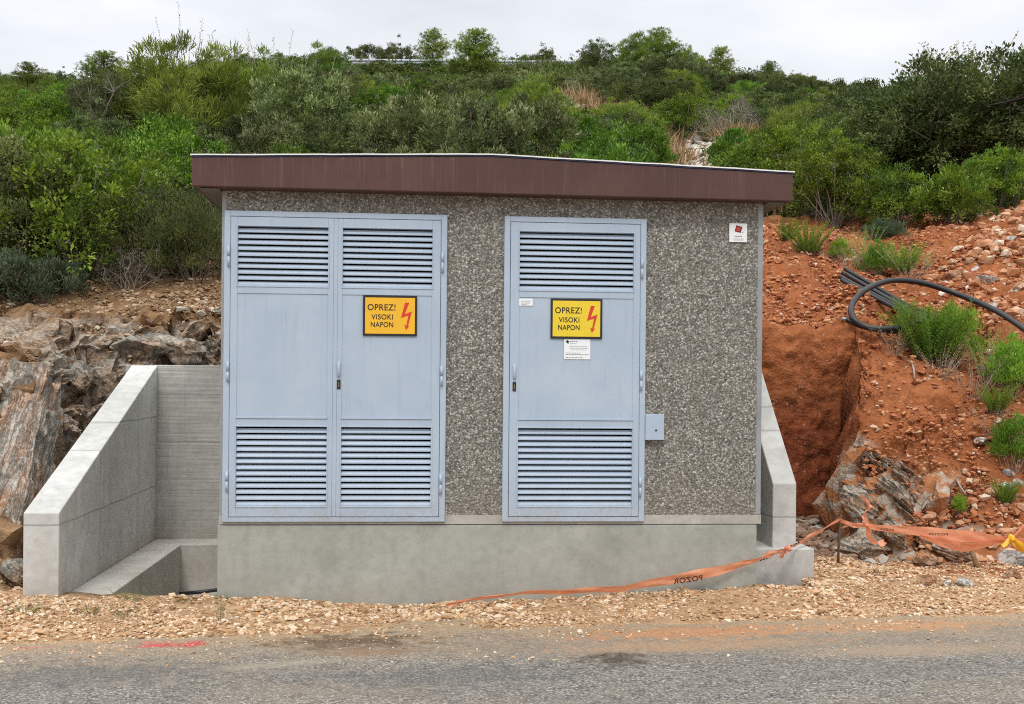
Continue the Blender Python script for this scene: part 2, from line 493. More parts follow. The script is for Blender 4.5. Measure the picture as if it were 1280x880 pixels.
# deep red clay in the trench beside the kiosk, its shade painted darker downwards
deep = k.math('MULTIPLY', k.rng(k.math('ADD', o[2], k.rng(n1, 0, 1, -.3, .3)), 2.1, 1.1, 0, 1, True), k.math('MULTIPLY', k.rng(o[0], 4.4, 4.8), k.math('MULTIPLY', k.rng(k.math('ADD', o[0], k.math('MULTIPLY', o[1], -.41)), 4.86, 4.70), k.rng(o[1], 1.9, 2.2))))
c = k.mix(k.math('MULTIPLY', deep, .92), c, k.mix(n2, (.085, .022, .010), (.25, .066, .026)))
# pale grit
gv = k.voro(34); gs = k.n('SeparateColor'); k.t.links.new(gv.outputs['Color'], gs.inputs[0])
grit = k.math('MULTIPLY', k.rng(gs.outputs[0], .86, .9), k.math('MULTIPLY', k.rng(gv.outputs['Distance'], .40, .28), k.rng(k.noise(2.2, 4), .46, .6)))
c = k.mix(k.math('MULTIPLY', grit, .6), c, k.mix(gs.outputs[1], (.50, .30, .17), (.62, .52, .41)))
# verge in front: crushed limestone
verge = k.rng(k.math('ADD', o[1], k.rng(n1, 0, 1, -.12, .12)), .95, .55, 0, 1, True)
vg = k.mix(n2, (.26, .145, .068), (.44, .27, .14))
vg = k.mix(k.rng(o[0], 1.5, 6, 0, .35), vg, (.40, .20, .10))
vg = k.mix(k.math('MULTIPLY', gs.outputs[2], .4), vg, (.60, .46, .31))
c = k.mix(verge, c, vg)
# grey rock behind the retaining wall and beyond the ditch
rk = k.mix(n2, (.26, .235, .195), (.47, .44, .385))
rk = k.mix(k.rng(k.noise(2.6, 7, .65), .41, .51), rk, (.25, .135, .06))
fr = k.voro(15, k.coord((1, 1, 1.9), rot=(.2, .5, 0))); fs = k.n('SeparateColor'); k.t.links.new(fr.outputs['Color'], fs.inputs[0])
fr2 = k.voro(46, k.coord((1, 1, 1.7), rot=(.2, .5, 0))); fs2 = k.n('SeparateColor'); k.t.links.new(fr2.outputs['Color'], fs2.inputs[0])
rk = k.mix(.55, rk, k.ramp(fs.outputs[0], [(0, (.16, .105, .065)), (.25, (.36, .20, .10)), (.5, (.36, .325, .27)), (.8, (.50, .465, .40)), (1, (.60, .565, .50))]))
rk = k.mix(.30, rk, k.ramp(fs2.outputs[1], [(0, (.08, .06, .04)), (.5, (.27, .22, .17)), (1, (.52, .49, .44))]))
rk = k.mix(k.rng(k.noise(9, 6, .7), .55, .7, 0, .6), rk, (.10, .075, .05))
rz = k.math('MULTIPLY', k.rng(o[0], .8, .2), k.math('MULTIPLY', k.rng(o[1], 3.0, 3.4), k.rng(k.math('ADD', o[2], k.rng(n1, 0, 1, -.12, .12)), 2.36, 2.22)))
c = k.mix(rz, c, rk)
z2 = k.math('ADD', o[2], k.math('ADD', k.rng(n1, 0, 1, -.2, .2), k.math('MULTIPLY', k.math('MAXIMUM', k.math('SUBTRACT', o[0], 5.9), 0), .35)))
rz2 = k.math('MULTIPLY', k.math('MULTIPLY', k.rng(o[0], 5.1, 5.35), k.rng(o[0], 6.9, 6.4)), k.math('MULTIPLY', k.rng(z2, 1.15, .9), k.math('MULTIPLY', k.rng(o[1], 1.35, 1.5), k.rng(o[1], 3.0, 2.7))))
c = k.mix(rz2, c, k.mix(k.rng(k.noise(5, 8, .7), .44, .52), k.mix(.4, (.44, .40, .34), rk), (.36, .155, .066)))
# up the hill: leaf litter and stones
up = k.rng(o[1], 8.2, 9.6, 0, 1, True)
hl = k.mix(n2, (.055, .052, .028), (.14, .105, .06))
c = k.mix(up, c, hl)
k.bump(k.math('ADD', n3, k.math('MULTIPLY', gv.outputs['Distance'], -.6)), .8, .02)
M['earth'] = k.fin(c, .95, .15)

def stone_mat(name, stops, rough=.9):
    k = NT(name)
    g = k.n('NewGeometry')
    c = k.ramp(g.outputs['Random Per Island'], stops, 'LINEAR')
    c = k.mix(k.math('MULTIPLY', k.rng(k.noise(30, 4), .4, .7), .35), c, (.45, .36, .27))
    k.bump(k.noise(60, 3), .3, .004)
    M[name] = k.fin(c, rough, .2)
stone_mat('gravel_tan', [(0, (.24, .125, .06)), (.25, (.42, .245, .12)), (.5, (.55, .36, .20)), (.75, (.64, .48, .31)), (.92, (.74, .64, .50)), (1, (.56, .22, .08))])
stone_mat('gravel_red', [(0, (.25, .066, .022)), (.35, (.39, .12, .042)), (.7, (.48, .185, .072)), (.90, (.50, .245, .11)), (.965, (.58, .44, .31)), (1, (.68, .60, .50))])
stone_mat('gravel_heap', [(0, (.33, .12, .05)), (.4, (.46, .20, .095)), (.7, (.54, .30, .17)), (.88, (.60, .45, .32)), (1, (.70, .63, .54))])
stone_mat('gravel_ledge', [(0, (.14, .085, .05)), (.3, (.25, .16, .09)), (.55, (.27, .235, .19)), (.85, (.38, .35, .30)), (1, (.50, .47, .42))])
stone_mat('gravel_brown', [(0, (.15, .08, .04)), (.35, (.27, .155, .075)), (.7, (.38, .25, .135)), (.9, (.45, .36, .25)), (1, (.60, .56, .48))])
stone_mat('gravel_dark', [(0, (.10, .055, .035)), (.5, (.24, .13, .08)), (.85, (.30, .25, .21)), (1, (.45, .42, .38))])
stone_mat('rubble_pale', [(0, (.45, .36, .28)), (.5, (.56, .50, .43)), (1, (.66, .62, .57))])

def rock_mat(name, a, b, streak=None, amt=.5, vec=(1, 1, 1), rot=(0, 0, 0)):
    k = NT(name)
    c = k.mix(k.rng(k.noise(3.5, 7, .65), .32, .7), a, b)
    c = k.mix(k.rng(k.noise(11, 5, .6), .52, .72), c, tuple(x * .62 for x in a))
    if streak:
        s = k.rng(k.noise(2.2, 6, .65, k.coord(vec, rot=rot)), .47, .6)
        c = k.mix(k.math('MULTIPLY', s, amt), c, streak)
    fr = k.voro(11, k.coord((vec[0] * 1.2, vec[1], vec[2] * 1.6) if name != 'rock_slab' else (1.6, 1.6, .8), rot=rot)); fs = k.n('SeparateColor'); k.t.links.new(fr.outputs['Color'], fs.inputs[0])
    fr2 = k.voro(38); fs2 = k.n('SeparateColor'); k.t.links.new(fr2.outputs['Color'], fs2.inputs[0])
    c = k.mix(k.rng(fs.outputs[0], 0, 1, 0, .42), c, tuple(x * .5 for x in a))
    c = k.mix(k.rng(fs2.outputs[0], .3, 1, 0, .35), c, tuple(min(1, x * 1.25) for x in b))
    cv = k.noise(2.6, 9, .75, k.coord(vec, rot=rot), .6)
    cr = k.rng(k.math('ABSOLUTE', k.math('SUBTRACT', cv, .5)), .0, .03, 1, 0)
    c = k.mix(k.math('MULTIPLY', cr, .0 if name == 'rock_slab' else .35), c, tuple(x * .35 for x in a))
    k.bump(k.math('SUBTRACT', k.noise(14, 8, .72), k.math('MULTIPLY', cr, .4)), .9, .03)
    M[name] = k.fin(c, .92, .2)
rock_mat('rock_grey', (.30, .275, .23), (.50, .47, .41), (.34, .19, .095), .8)
rock_mat('rock_slab', (.32, .285, .235), (.55, .515, .455), (.40, .19, .085), .85, (3.5, 2.5, .5))
rock_mat('rock_layer', (.36, .31, .24), (.54, .49, .42), (.44, .22, .10), .85, (1.2, 1.2, 3))
rock_mat('rock_white', (.48, .44, .39), (.66, .63, .59), (.55, .36, .22), .4)
rock_mat('rock_orange', (.42, .20, .10), (.56, .34, .20), (.62, .50, .38), .4)

def leaf_mat(name, a, b, hi, trans=.22, rough=.5, tw=.6):
    k = NT(name)
    g = k.n('NewGeometry'); oi = k.n('ObjectInfo'); at_ = k.n('Attribute', attribute_name='tint')
    f = k.math('ADD', k.math('MULTIPLY', g.outputs['Random Per Island'], 1 - tw), k.math('MULTIPLY', at_.outputs['Fac'], tw))
    c = k.ramp(f, [(0.05, a), (.55, b), (.95, hi)])
    hs = k.n('HueSaturation'); hs.inputs['Saturation'].default_value = 1.05; k.put(hs.inputs['Color'], c)
    k.put(hs.inputs['Hue'], k.rng(oi.outputs['Random'], 0, 1, .474, .512))
    k.put(hs.inputs['Value'], k.rng(k.math('FRACT', k.math('MULTIPLY', oi.outputs['Random'], 7.31)), 0, 1, .95, 1.7))
    k.fin(hs.outputs[0], rough, .35)
    tr = k.n('BsdfTranslucent'); k.put(tr.inputs['Color'], hs.outputs[0])
    ms = k.n('MixShader'); ms.inputs[0].default_value = trans
    k.t.links.new(k.b.outputs[0], ms.inputs[1]); k.t.links.new(tr.outputs[0], ms.inputs[2]); k.t.links.new(ms.outputs[0], k.out.inputs[0])
    M[name] = k.m
leaf_mat('leaf_mastic', (.034, .068, .010), (.085, .155, .020), (.200, .300, .042))
leaf_mat('leaf_arbutus', (.042, .092, .012), (.092, .175, .024), (.195, .310, .055), rough=.4)
leaf_mat('leaf_olive', (.046, .070, .022), (.112, .155, .055), (.290, .340, .165))
leaf_mat('leaf_oak', (.028, .044, .014), (.064, .092, .027), (.165, .190, .066))
leaf_mat('leaf_pine', (.052, .088, .016), (.130, .190, .034), (.260, .330, .072))
leaf_mat('leaf_heather', (.048, .066, .020), (.092, .115, .032), (.165, .175, .060))
leaf_mat('leaf_dry', (.095, .080, .065), (.165, .145, .120), (.27, .245, .21))
leaf_mat('leaf_blue', (.034, .060, .030), (.070, .110, .058), (.150, .190, .110))
leaf_mat('leaf_weed', (.080, .160, .018), (.150, .280, .032), (.28, .42, .08), .35)
leaf_mat('leaf_straw', (.26, .18, .08), (.40, .29, .14), (.52, .42, .25))
leaf_mat('leaf_pale', (.20, .17, .09), (.32, .28, .17), (.48, .44, .33))
leaf_mat('leaf_ground', (.034, .052, .014), (.070, .100, .024), (.130, .150, .050))
leaf_mat('leaf_grass', (.060, .085, .022), (.11, .15, .045), (.2, .22, .09))

# ------------------------------------------------------------------ terrain
# polygon of the excavation round the retaining wall (plan view)
CUT = np.array([(-1.78, -.35), (-1.80, .9), (-2.06, 2.2), (-2.12, 3.2), (-1.95, 3.85), (-1.3, 4.12), (.5, 4.2), (3, 4.25), (4.5, 4.1), (4.8, 3.66), (5.4, 3.60), (6.08, 3.62), (5.97, 3.2),
                (5.70, 2.6), (5.34, 1.75), (6.1, 1.52), (6.9, 1.40), (8.2, 1.3), (10.5, 1.25), (60, 1.2), (60, -6), (-60, -6), (-60, -1.0), (-3.2, -.75), (-2.2, -.55)])
UP = np.array([
    (4.9, 3.8, 2.30), (5.5, 3.7, 2.26),
    (-3.3, 5, 2.31), (-2.6, 6.5, 2.78), (-1.5, 6.5, 2.86), (-1.1, 4.3, 2.28), (0.2, 4.3, 2.30), (0, 6.5, 2.92), (-1.7, 4.1, 2.12),
    (-2.15, 2.6, 1.70), (-2.35, 2.2, 1.55), (-2.2, 3.6, 1.95), (-2, 1.2, .72), (-1.95, .3, .14), (-2.6, .3, .22), (-4, 1.2, .9), (-4, -.6, .05),
    (-4, 3, 1.85), (-6, 3, 2.0), (-6, 6, 2.8), (-3, 8.5, 3.4), (-8, 8.5, 3.4), (2, 4.4, 2.4), (4, 4.4, 2.4), (2, 6.5, 3.05), (4, 6.5, 3.3), (3, 8.5, 3.75),
    (5.3, 4.5, 2.42), (5.6, 4.3, 2.36), (5.94, 3.4, 2.24), (6.3, 6.5, 3.56), (5.4, 5.4, 3.0), (7.43, 6, 3.2), (7.05, 3.3, 1.85), (6.4, 3.2, 1.93), (9.4, 6.5, 3.9), (10.4, 6.2, 4.15), (8.24, 4.6, 2.62), (8.04, 7.5, 3.67),
    (6.35, 2.3, 1.05), (5.45, 1.8, .05), (5.78, 2.5, 1.1), (6.7, 1.45, .12), (8.5, 1.35, .16), (7.3, 2.2, .98), (8.3, 2.2, .95), (8.2, 3.2, 1.75), (10, 1.5, .3),
    (10.5, 3, 1.9), (12, 6, 3.6), (16, 4, 2.6), (16, 8, 4.2), (9, 9, 4.25), (12, 9.5, 4.7), (-14, 4, 2.4), (-14, 8, 3.4)])
_d = np.linalg.norm(UP[:, None, :2] - UP[None, :, :2], axis=2)
_A = np.zeros((len(UP) + 3,) * 2); _A[:len(UP), :len(UP)] = _d + np.eye(len(UP)) * -.02
_A[:len(UP), -3:] = np.c_[np.ones(len(UP)), UP[:, :2]]; _A[-3:, :len(UP)] = _A[:len(UP), -3:].T
_W = np.linalg.solve(_A, np.r_[UP[:, 2], 0, 0, 0])
def rbf(x, y):
    s = x.shape; x, y = x.ravel(), y.ravel(); r = np.zeros(len(x))
    for i in range(0, len(x), 20000):
        q = np.c_[x[i:i + 20000], y[i:i + 20000]]
        r[i:i + 20000] = np.linalg.norm(q[:, None] - UP[None, :, :2], axis=2) @ _W[:len(UP)] + np.c_[np.ones(len(q)), q] @ _W[-3:]
    return r.reshape(s)
def cut_dist(x, y):
    """signed distance to the excavation outline, negative inside it"""
    D = np.full(x.shape, 1e9); ins = np.zeros(x.shape, bool)
    n = len(CUT)
    for i in range(n):
        ax, ay = CUT[i]; bx, by = CUT[(i + 1) % n]
        t = np.clip(((x - ax) * (bx - ax) + (y - ay) * (by - ay)) / ((bx - ax) ** 2 + (by - ay) ** 2), 0, 1)
        D = np.minimum(D, np.hypot(x - ax - t * (bx - ax), y - ay - t * (by - ay)))
        c = ((ay > y) != (by > y)) & (x < (bx - ax) * (y - ay) / (by - ay + 1e-12) + ax)
        ins ^= c
    return np.where(ins, -D, D)
def hill(x, y):
    z = np.interp(y, [6.5, 12, 20, 30, 40, 55, 64, 66, 80], [3.25, 4.7, 7.1, 10.1, 12.9, 17.3, 20.6, 21.2, 21.4]) + .045 * np.clip(x, 0, 14) - 2.2 * sstep(-7, -18, x) * sstep(30, 62, y) - 1.6 * sstep(17, 30, x) * sstep(30, 60, y) + .5 * fbm(x / 9, y / 9, 0, 11, 3) * sstep(8, 14, y) * (1 - sstep(58, 66, y))
    return z - .02 * np.clip(y - 75, 0, 1e9)
def height(x, y):
    x, y = np.broadcast_arrays(np.asarray(x, float), np.asarray(y, float))
    up = rbf(x, np.clip(y, -2, 12)); up = np.where(y > 7, up + (hill(x, y) - up) * sstep(7, 10, y), up)
    rough = .055 * fbm(x * 1.7, y * 1.7, 0, 3, 5) + .035 * np.abs(fbm(x * 5, y * 5, 0, 5, 4))
    up = up + rough * 1.3 + sstep(4.4, 5, x) * (1 - sstep(8.5, 10, y)) * (.15 * np.abs(fbm(x * 2.0, y * 2.0, 0, 61, 5)) + .045 * np.abs(fbm(x * 9, y * 9, 0, 63, 4)) - .09)
    # floor of the excavation and the gravel verge
    ed = y - (.096 * x - 1.22)                                   # distance beyond the road edge
    fl = np.interp(x, [-4, -1.3, -.5, 0, 1.3, 2.6, 4, 5, 6, 9], [.05, .055, .06, .055, -.02, .03, .115, .08, .05, .11])
    fl = fl * sstep(-.05, .95, ed) - .03 * (1 - sstep(-.35, .25, ed))
    fl = fl + .018 * fbm(x * 2.3, y * 2.3, 0, 21, 4) * sstep(-.2, .4, ed) + .012 * fbm(x * 11, y * 11, 0, 23, 2) * sstep(-.3, .2, ed)
    tr = sstep(4.6, 4.8, x) * sstep(2.2, 3.9, y)
    fl = fl + tr * .22
    nw = np.where(x > 4.6, .10, .16)
    wd = cut_dist(x + nw * fbm(x * 1.3, y * 1.3, 0, 31, 3), y + nw * fbm(x * 1.3 + 9, y * 1.3, 0, 33, 3))
    f = sstep(-.03, np.where((x > 4.6) & (y > 1.9), .11, .30), wd)
    z = fl + (np.maximum(up, fl) - fl) * f
    # the pit of the kiosk and the retaining wall stands lower
    pit = sstep(-1.36, -1.30, x) * (1 - sstep(4.44, 4.5, x)) * sstep(.03, .06, y) * (1 - sstep(3.40, 3.46, y))
    return z * (1 - pit) + (-.75) * pit

def grid(name, xs, ys, fn, mat, disp=0):
    Xg, Yg = np.meshgrid(xs, ys)
    Z = fn(Xg, Yg)
    V = np.stack([Xg, Yg, Z], -1).reshape(-1, 3)
    if disp:
        # ragged, undercut look on steep faces: push sideways along the slope
        gy, gx = np.gradient(Z, ys, xs)
        st = np.clip(np.hypot(gx, gy) / 2.5, 0, 1).reshape(-1)
        n = fbm(V[:, 0] * 2.6, V[:, 1] * 2.6, V[:, 2] * 2.6, 41, 5)
        L = np.hypot(gx, gy).reshape(-1) + 1e-6
        V[:, 0] -= gx.reshape(-1) / L * st * n * disp; V[:, 1] -= gy.reshape(-1) / L * st * n * disp
        # fractured rock: behind the retaining wall, along the ditch, and at the mouth of the trench
        X_, Y_, Z_ = V.T.copy()
        rz = sstep(.9, .3, X_) * sstep(2.45, 2.25, Z_ + .1 * n) * sstep(.15, .4, Z_) * sstep(.2, .6, Y_) * (X_ > -4)
        rz2 = sstep(5.0, 5.3, X_) * sstep(6.9, 6.3, X_) * sstep(1.2, .95, Z_ + .12 * n + .35 * np.clip(X_ - 5.9, 0, 3)) * (Y_ > 1.3) * (Y_ < 3.2) * sstep(.08, .25, Z_)
        rzz = np.maximum(rz, rz2); k_ = rzz > .01
        P_ = V[k_]; ca, sa = math.cos(.6), math.sin(.6)
        P_ = np.stack([P_[:, 0] * ca + P_[:, 2] * sa, P_[:, 1], -P_[:, 0] * sa + P_[:, 2] * ca], 1)
        b = blocks(P_ * np.array([2.6, 3.0, 5.0]), 3) * .11 + blocks(P_ * np.array([7, 7, 13.]), 13) * .035
        nx_, ny_ = -gx.reshape(-1)[k_], -gy.reshape(-1)[k_]; nl = np.sqrt(nx_ ** 2 + ny_ ** 2 + 1)
        V[k_, 0] += nx_ / nl * b * rzz[k_]; V[k_, 1] += ny_ / nl * b * rzz[k_]; V[k_, 2] += b * rzz[k_] / nl
    nx, ny = len(xs), len(ys)
    i = (np.arange(ny - 1)[:, None] * nx + np.arange(nx - 1)[None]).reshape(-1)
    me = np_mesh(name, V, np.stack([i, i + 1, i + nx + 1, i + nx], 1))
    o = link(name, me, mat, smooth=True)
    if disp:
        r_ = rzz.reshape(ny, nx)[:-1, :-1].reshape(-1)
        me.polygons.foreach_set('use_smooth', r_ < .25)
    tag(o, kind='structure')
    return o
dense = lambda a, b, s: np.arange(a, b + 1e-6, s)
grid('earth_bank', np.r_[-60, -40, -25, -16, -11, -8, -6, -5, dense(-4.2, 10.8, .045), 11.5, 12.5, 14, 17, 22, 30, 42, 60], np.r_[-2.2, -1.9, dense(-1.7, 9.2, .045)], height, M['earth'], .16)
grid('hillside', np.r_[-400, -250, -150, -100, dense(-70, 90, .8), 120, 180, 280, 400], np.r_[dense(9.15, 72, .6), 80, 95, 120, 170, 260, 400],
     lambda x, y: height(x, y) - .06 * (y < 9.5), M['earth'])
m = MB()
for x0, x1, y0, y1 in ((-400, 400, -400, -2.1), (-400, -59.9, -2.1, 9.3), (59.9, 400, -2.1, 9.3)):
    v = [m.bm.verts.new(p) for p in ((x0, y0, -.035), (x1, y0, -.035), (x1, y1, -.035), (x0, y1, -.035))]
    m.bm.faces.new(v)
tag(m.build('ground', M['earth']), kind='structure')
xs = np.r_[-300, -100, -40, dense(-12, 16, .5), 40, 100, 300]
V, q = [], len(xs)
V = np.r_[np.c_[xs, np.full(q, -7.5), np.zeros(q)], np.c_[xs, -1.22 + .096 * np.clip(xs, -14, 18) + .45, np.zeros(q)]]
i = np.arange(q - 1)
tag(link('road', np_mesh('road', V, np.stack([i, i + 1, i + q + 1, i + q], 1)), M['asphalt']), kind='structure')

def face_strip(line, lean, zlo, amp, rocky, seed, over=.0):
    """the steep cut face along a plan polyline (left to right, face towards -Y), fine enough for clods and broken rock"""
    Q = np.array([q for q in spline([(x, y, 0) for x, y in line], 24)])[:, :2]
    L = np.r_[0, np.cumsum(np.linalg.norm(np.diff(Q, axis=0), axis=1))]
    S = np.arange(0, L[-1], .024); X = np.interp(S, L, Q[:, 0]); Y = np.interp(S, L, Q[:, 1])
    tx, ty = np.gradient(X), np.gradient(Y); l = np.hypot(tx, ty); nx, ny = -ty / l, tx / l          # into the bank
    top = height(X + nx * (lean + .12), Y + ny * (lean + .12)) + .015
    T = np.linspace(0, 1, 92)
    t, _ = np.meshgrid(T, S); Z = zlo + (top[:, None] - zlo) * t
    off = -.10 + (lean + .10) * t ** 1.6 - over * np.exp(-((t - .86) / .10) ** 2) + (t > .985) * .16
    Px, Py = X[:, None] + nx[:, None] * off, Y[:, None] + ny[:, None] * off
    fade = 1 - sstep(.93, 1, t)
    n = fbm(Px * 3, Py * 3, Z * 3, seed, 5) * amp + np.abs(fbm(Px * 11, Py * 11, Z * 11, seed + 9, 3)) * amp * .35
    if rocky:
        P_ = np.stack([Px.ravel() * .85 + Z.ravel() * .5, Py.ravel(), -Px.ravel() * .5 + Z.ravel() * .85], 1)
        n = n + (blocks(P_ * np.array([2.8, 3, 5.5]), seed) * .10 + blocks(P_ * np.array([7.5, 7, 15.]), seed + 3) * .04 + blocks(P_ * np.array([18, 18, 30.]), seed + 5) * .014).reshape(Z.shape)
    else:
        n = n + (blocks(np.stack([Px.ravel(), Py.ravel(), Z.ravel()], 1) * np.array([6, 6, 8.]), seed) * .018).reshape(Z.shape)
    n = n * fade
    V = np.stack([Px - nx[:, None] * n, Py - ny[:, None] * n, Z + n * .2], -1).reshape(-1, 3)
    a, b = Z.shape; i = (np.arange(a - 1)[:, None] * b + np.arange(b - 1)[None]).reshape(-1)
    o = link('cut_bank_face', np_mesh('cut_bank_face', V, np.stack([i, i + b, i + b + 1, i + 1], 1)), M['earth'], smooth=not rocky)
    return tag(o, kind='structure')
face_strip([(-2.20, 2.3), (-2.16, 3.2), (-1.95, 3.80), (-1.3, 4.06), (-.4, 4.12), (.6, 4.16)], .22, .0, .07, True, 5)
face_strip([(4.62, 3.62), (5.0, 3.54), (5.5, 3.52), (6.0, 3.52), (6.35, 3.50)], .14, .0, .06, False, 9, .07)

def ground_hit(px, py, lo=7.2, hi=95):
    r = ray(px, py); t = np.linspace(lo, hi, 4000); p = CAM + r * t[:, None]
    g = height(p[:, 0], p[:, 1]); b = p[:, 2] < g
    return p[np.argmax(b)] if b.any() else p[-1]
def hz(x, y): return float(height(np.array([x]), np.array([y]))[0])

# ------------------------------------------------------------------ transformer kiosk
ZB, WX0, WX1, DEP = .61, -.023, 4.067, 2.5
HD = 2.30
D1 = (0.0, 1.642)
D2 = (2.072, 3.155)
kiosk = thing('transformer_kiosk', 'pebbledash transformer kiosk with brown flat roof and pale blue louvred steel doors', 'kiosk', (2.02, 1.2, 0))
m = MB()
zt, zp = 3.062, .658
m.box(WX0 + .035, D1[0], .0, .10, zp, zt); m.box(D1[1], D2[0], 0, .10, zp, zt); m.box(D2[1], WX1 - .04, 0, .10, zp, zt)
m.box(D1[0], D1[1], 0, .10, ZB + HD - .01, zt); m.box(D2[0], D2[1], 0, .10, ZB + HD - .01, zt)
m.build('wall', M['pebble_dash'], kiosk)
m = MB().box(WX0, WX0 + .10, .102, DEP, zp, zt).box(WX1 - .10, WX1, .102, DEP, zp, zt).box(WX0 + .10, WX1 - .10, DEP - .1, DEP, zp, zt)
m.build('wall', M['pebble_dash'], kiosk)
for x0, x1 in ((WX0, WX0 + .035), (WX1 - .04, WX1)):
    MB().box(x0, x1, -.004, .10, zp, zt).build('corner_strip', M['concrete_edge'], kiosk, .004)
m = MB().box(WX0 - .002, D1[0], -.008, .1, .590, zp).box(D1[1], D2[0], -.008, .1, .590, zp).box(D2[1], WX1 + .002, -.008, .1, .590, zp)
m.box(D1[0], D1[1], -.008, .1, .59, ZB + .004).box(D2[0], D2[1], -.008, .1, .59, ZB + .004)
m.box(WX0 - .002, WX1 + .002, .1, DEP, .59, zp)
m.build('base_band', M['concrete_trim'], kiosk)
MB().box(WX0 + .01, WX1 - .01, .004, DEP - .01, .580, .592).build('joint', M['joint_violet'], kiosk)
MB().box(WX0 - .012, WX1 - .03, -.006, DEP + .02, -.7, .584).build('plinth', M['concrete_smooth'], kiosk, .006)
MB().box(WX0 + .12, WX1 - .12, .7, .75, .6, 3.05).build('dark_backing', M['dark_inside'], kiosk)  # dark sheet added behind the louvres, standing in for the shade inside

# roof
RX0, RX1, RY0, RY1, RM = -.217, 4.250, -.15, DEP + .2, 1.93
roof_pts = [(RX0, 3.064), (RX1, 3.05), (RX1, 3.258), (RM, 3.334), (RX0, 3.276)]
roof = MB().prism(roof_pts, 'Y', RY0, RY1).build('roof', M['fascia_brown'], kiosk, .008, 2)
MB().box(RX0 + .05, WX0 - .004, RY0 + .05, RY1 - .05, 3.046, 3.06).build('soffit', M['soffit_grey'], kiosk)
MB().box(WX1 + .004, RX1 - .05, RY0 + .05, RY1 - .05, 3.036, 3.048).build('soffit', M['soffit_grey'], kiosk)
rng = np.random.default_rng(4)
def cap(name, dz, h, ov, mat):
    m = MB()
    xs = np.linspace(RX0 - ov, RX1 + ov, 40)
    top = [np.interp(x, [RX0, RM, RX1], [3.276, 3.334, 3.258]) + dz + .0008 * math.sin(i * 1.3) + .0007 * rng.normal() for i, x in enumerate(xs)]
    pts = [(x, z) for x, z in zip(xs, top)] + [(x, z + h) for x, z in zip(xs[::-1], top[::-1])]
    m.prism(pts, 'Y', RY0 - ov, RY1 + ov)
    return m.build(name, mat, kiosk)
cap('felt_edge', .0, .009, .004, M['felt_blue'])
cap('roof_felt', .010, .009, .012, M['roof_felt'])
lp = at(318, 191, 0.1)
MB().tube(spline([(lp[0] - .055, .1, 3.29), (lp[0] - .03, .1, 3.325), (lp[0], .1, 3.348), (lp[0] + .02, .1, 3.335), (lp[0] + .025, .1, 3.29)], 5), .009, 8).build('lifting_loop', M['roof_felt'], kiosk)

# doors
YF = -.030      # face of the frames
def louvre(x0, x1, z0, z1, n, y=-.018):
    m = MB()
    p = (z1 - z0) / n
    for i in range(n):
        zz = z0 + i * p
        m.prism([(y - .006, zz + .001), (y + .001, zz - .001), (y + .011, zz + p * .68), (y + .013, zz + p * .74), (y - .002, zz + p * .30), (y - .006, zz + p * .22)], 'X', x0, x1)
    return m
def leaf(x0, x1, stl, str_, parent_name, sill=.052):
    """one steel leaf between x0 and x1; stl/str_ widths of its stiles"""
    z0, z1 = ZB + .04, ZB + HD - .045
    a, b = x0 + stl, x1 - str_
    zl0, zl1 = ZB + .118, ZB + .705             # lower louvre
    zp0, zp1 = ZB + .765, ZB + 1.690            # panel
    zu0, zu1 = ZB + 1.748, ZB + 2.186           # upper louvre
    y0, y1 = YF - .004, .03
    m = MB().box(x0, a, y0, y1, z0, z1).box(b, x1, y0, y1, z0, z1)
    for q0, q1 in ((z0, zl0), (zl1, zp0), (zp1, zu0), (zu1, z1)): m.box(a, b, y0 + .0005, y1, q0, q1)
    root = m.build('door_leaf', M['door_paint'], kiosk, .002)
    MB().box(a, b, y0 + .006, y0 + .012, zp0, zp1).build('door_panel', M['door_paint'], root)
    for q0, q1 in ((zl0, zl1), (zu0, zu1)):     # thin beads round the openings
        m = MB()
        m.box(a - .010, b + .010, y0 - .004, y0 + .001, q1 + .001, q1 + .010).box(a - .010, b + .010, y0 - .004, y0 + .001, q0 - .010, q0 - .001)
        m.box(a - .010, a - .001, y0 - .004, y0 + .001, q0 - .001, q1 + .001).box(b + .001, b + .010, y0 - .004, y0 + .001, q0 - .001, q1 + .001)
        m.build('bead', M['door_paint'], root, .0015)
    MB().box(a - .004, b + .004, y0 - .006, y0 + .001, zp0 + .001, zp0 + .018).build('drip_bead', M['door_paint'], root, .0015)
    louvre(a, b, zl0, zl1, 13).build('louvre', M['door_paint'], root)
    louvre(a, b, zu0, zu1, 10).build('louvre', M['door_paint'], root)
    return root, (a, b, zl0, zl1, zp0, zp1, zu0, zu1)
def frame(x0, x1):
    m = MB()
    m.box(x0, x0 + .045, YF, .05, ZB, ZB + HD).box(x1 - .045, x1, YF, .05, ZB, ZB + HD)
    m.box(x0 + .045, x1 - .045, YF, .05, ZB, ZB + .036).box(x0 + .045, x1 - .045, YF, .05, ZB + HD - .041, ZB + HD)
    return m.build('door_frame', M['door_paint'], kiosk, .003)
def hinge(x, z, parent):
    m = MB().tube([(x, YF - .012, z - .03), (x, YF - .012, z + .042)], .0085, 10).tube([(x, YF - .012, z + .044), (x, YF - .012, z + .115)], .0105, 10)
    m.box(x - .012, x + .012, YF - .006, YF + .002, z - .03, z + .115)
    m.build('hinge', M['door_paint'], parent)
def lock(x, z, parent):
    m = MB().tube([(x, YF - .014, z + .045), (x, YF - .014, z + .15)], .0125, 12).box(x - .013, x + .013, YF - .014, YF - .003, z + .06, z + .14)
    m.build('handle', M['door_paint'], parent, .002)
    MB().box(x - .013, x + .013, YF - .011, YF - .0041, z - .052, z + .018).build('lock_plate', M['black_lock'], parent, .002)
    MB().box(x - .003, x + .003, YF - .0135, YF - .0112, z - .036, z - .002).build('keyhole', M['brass'], parent)
f1, f2 = frame(*D1), frame(*D2)
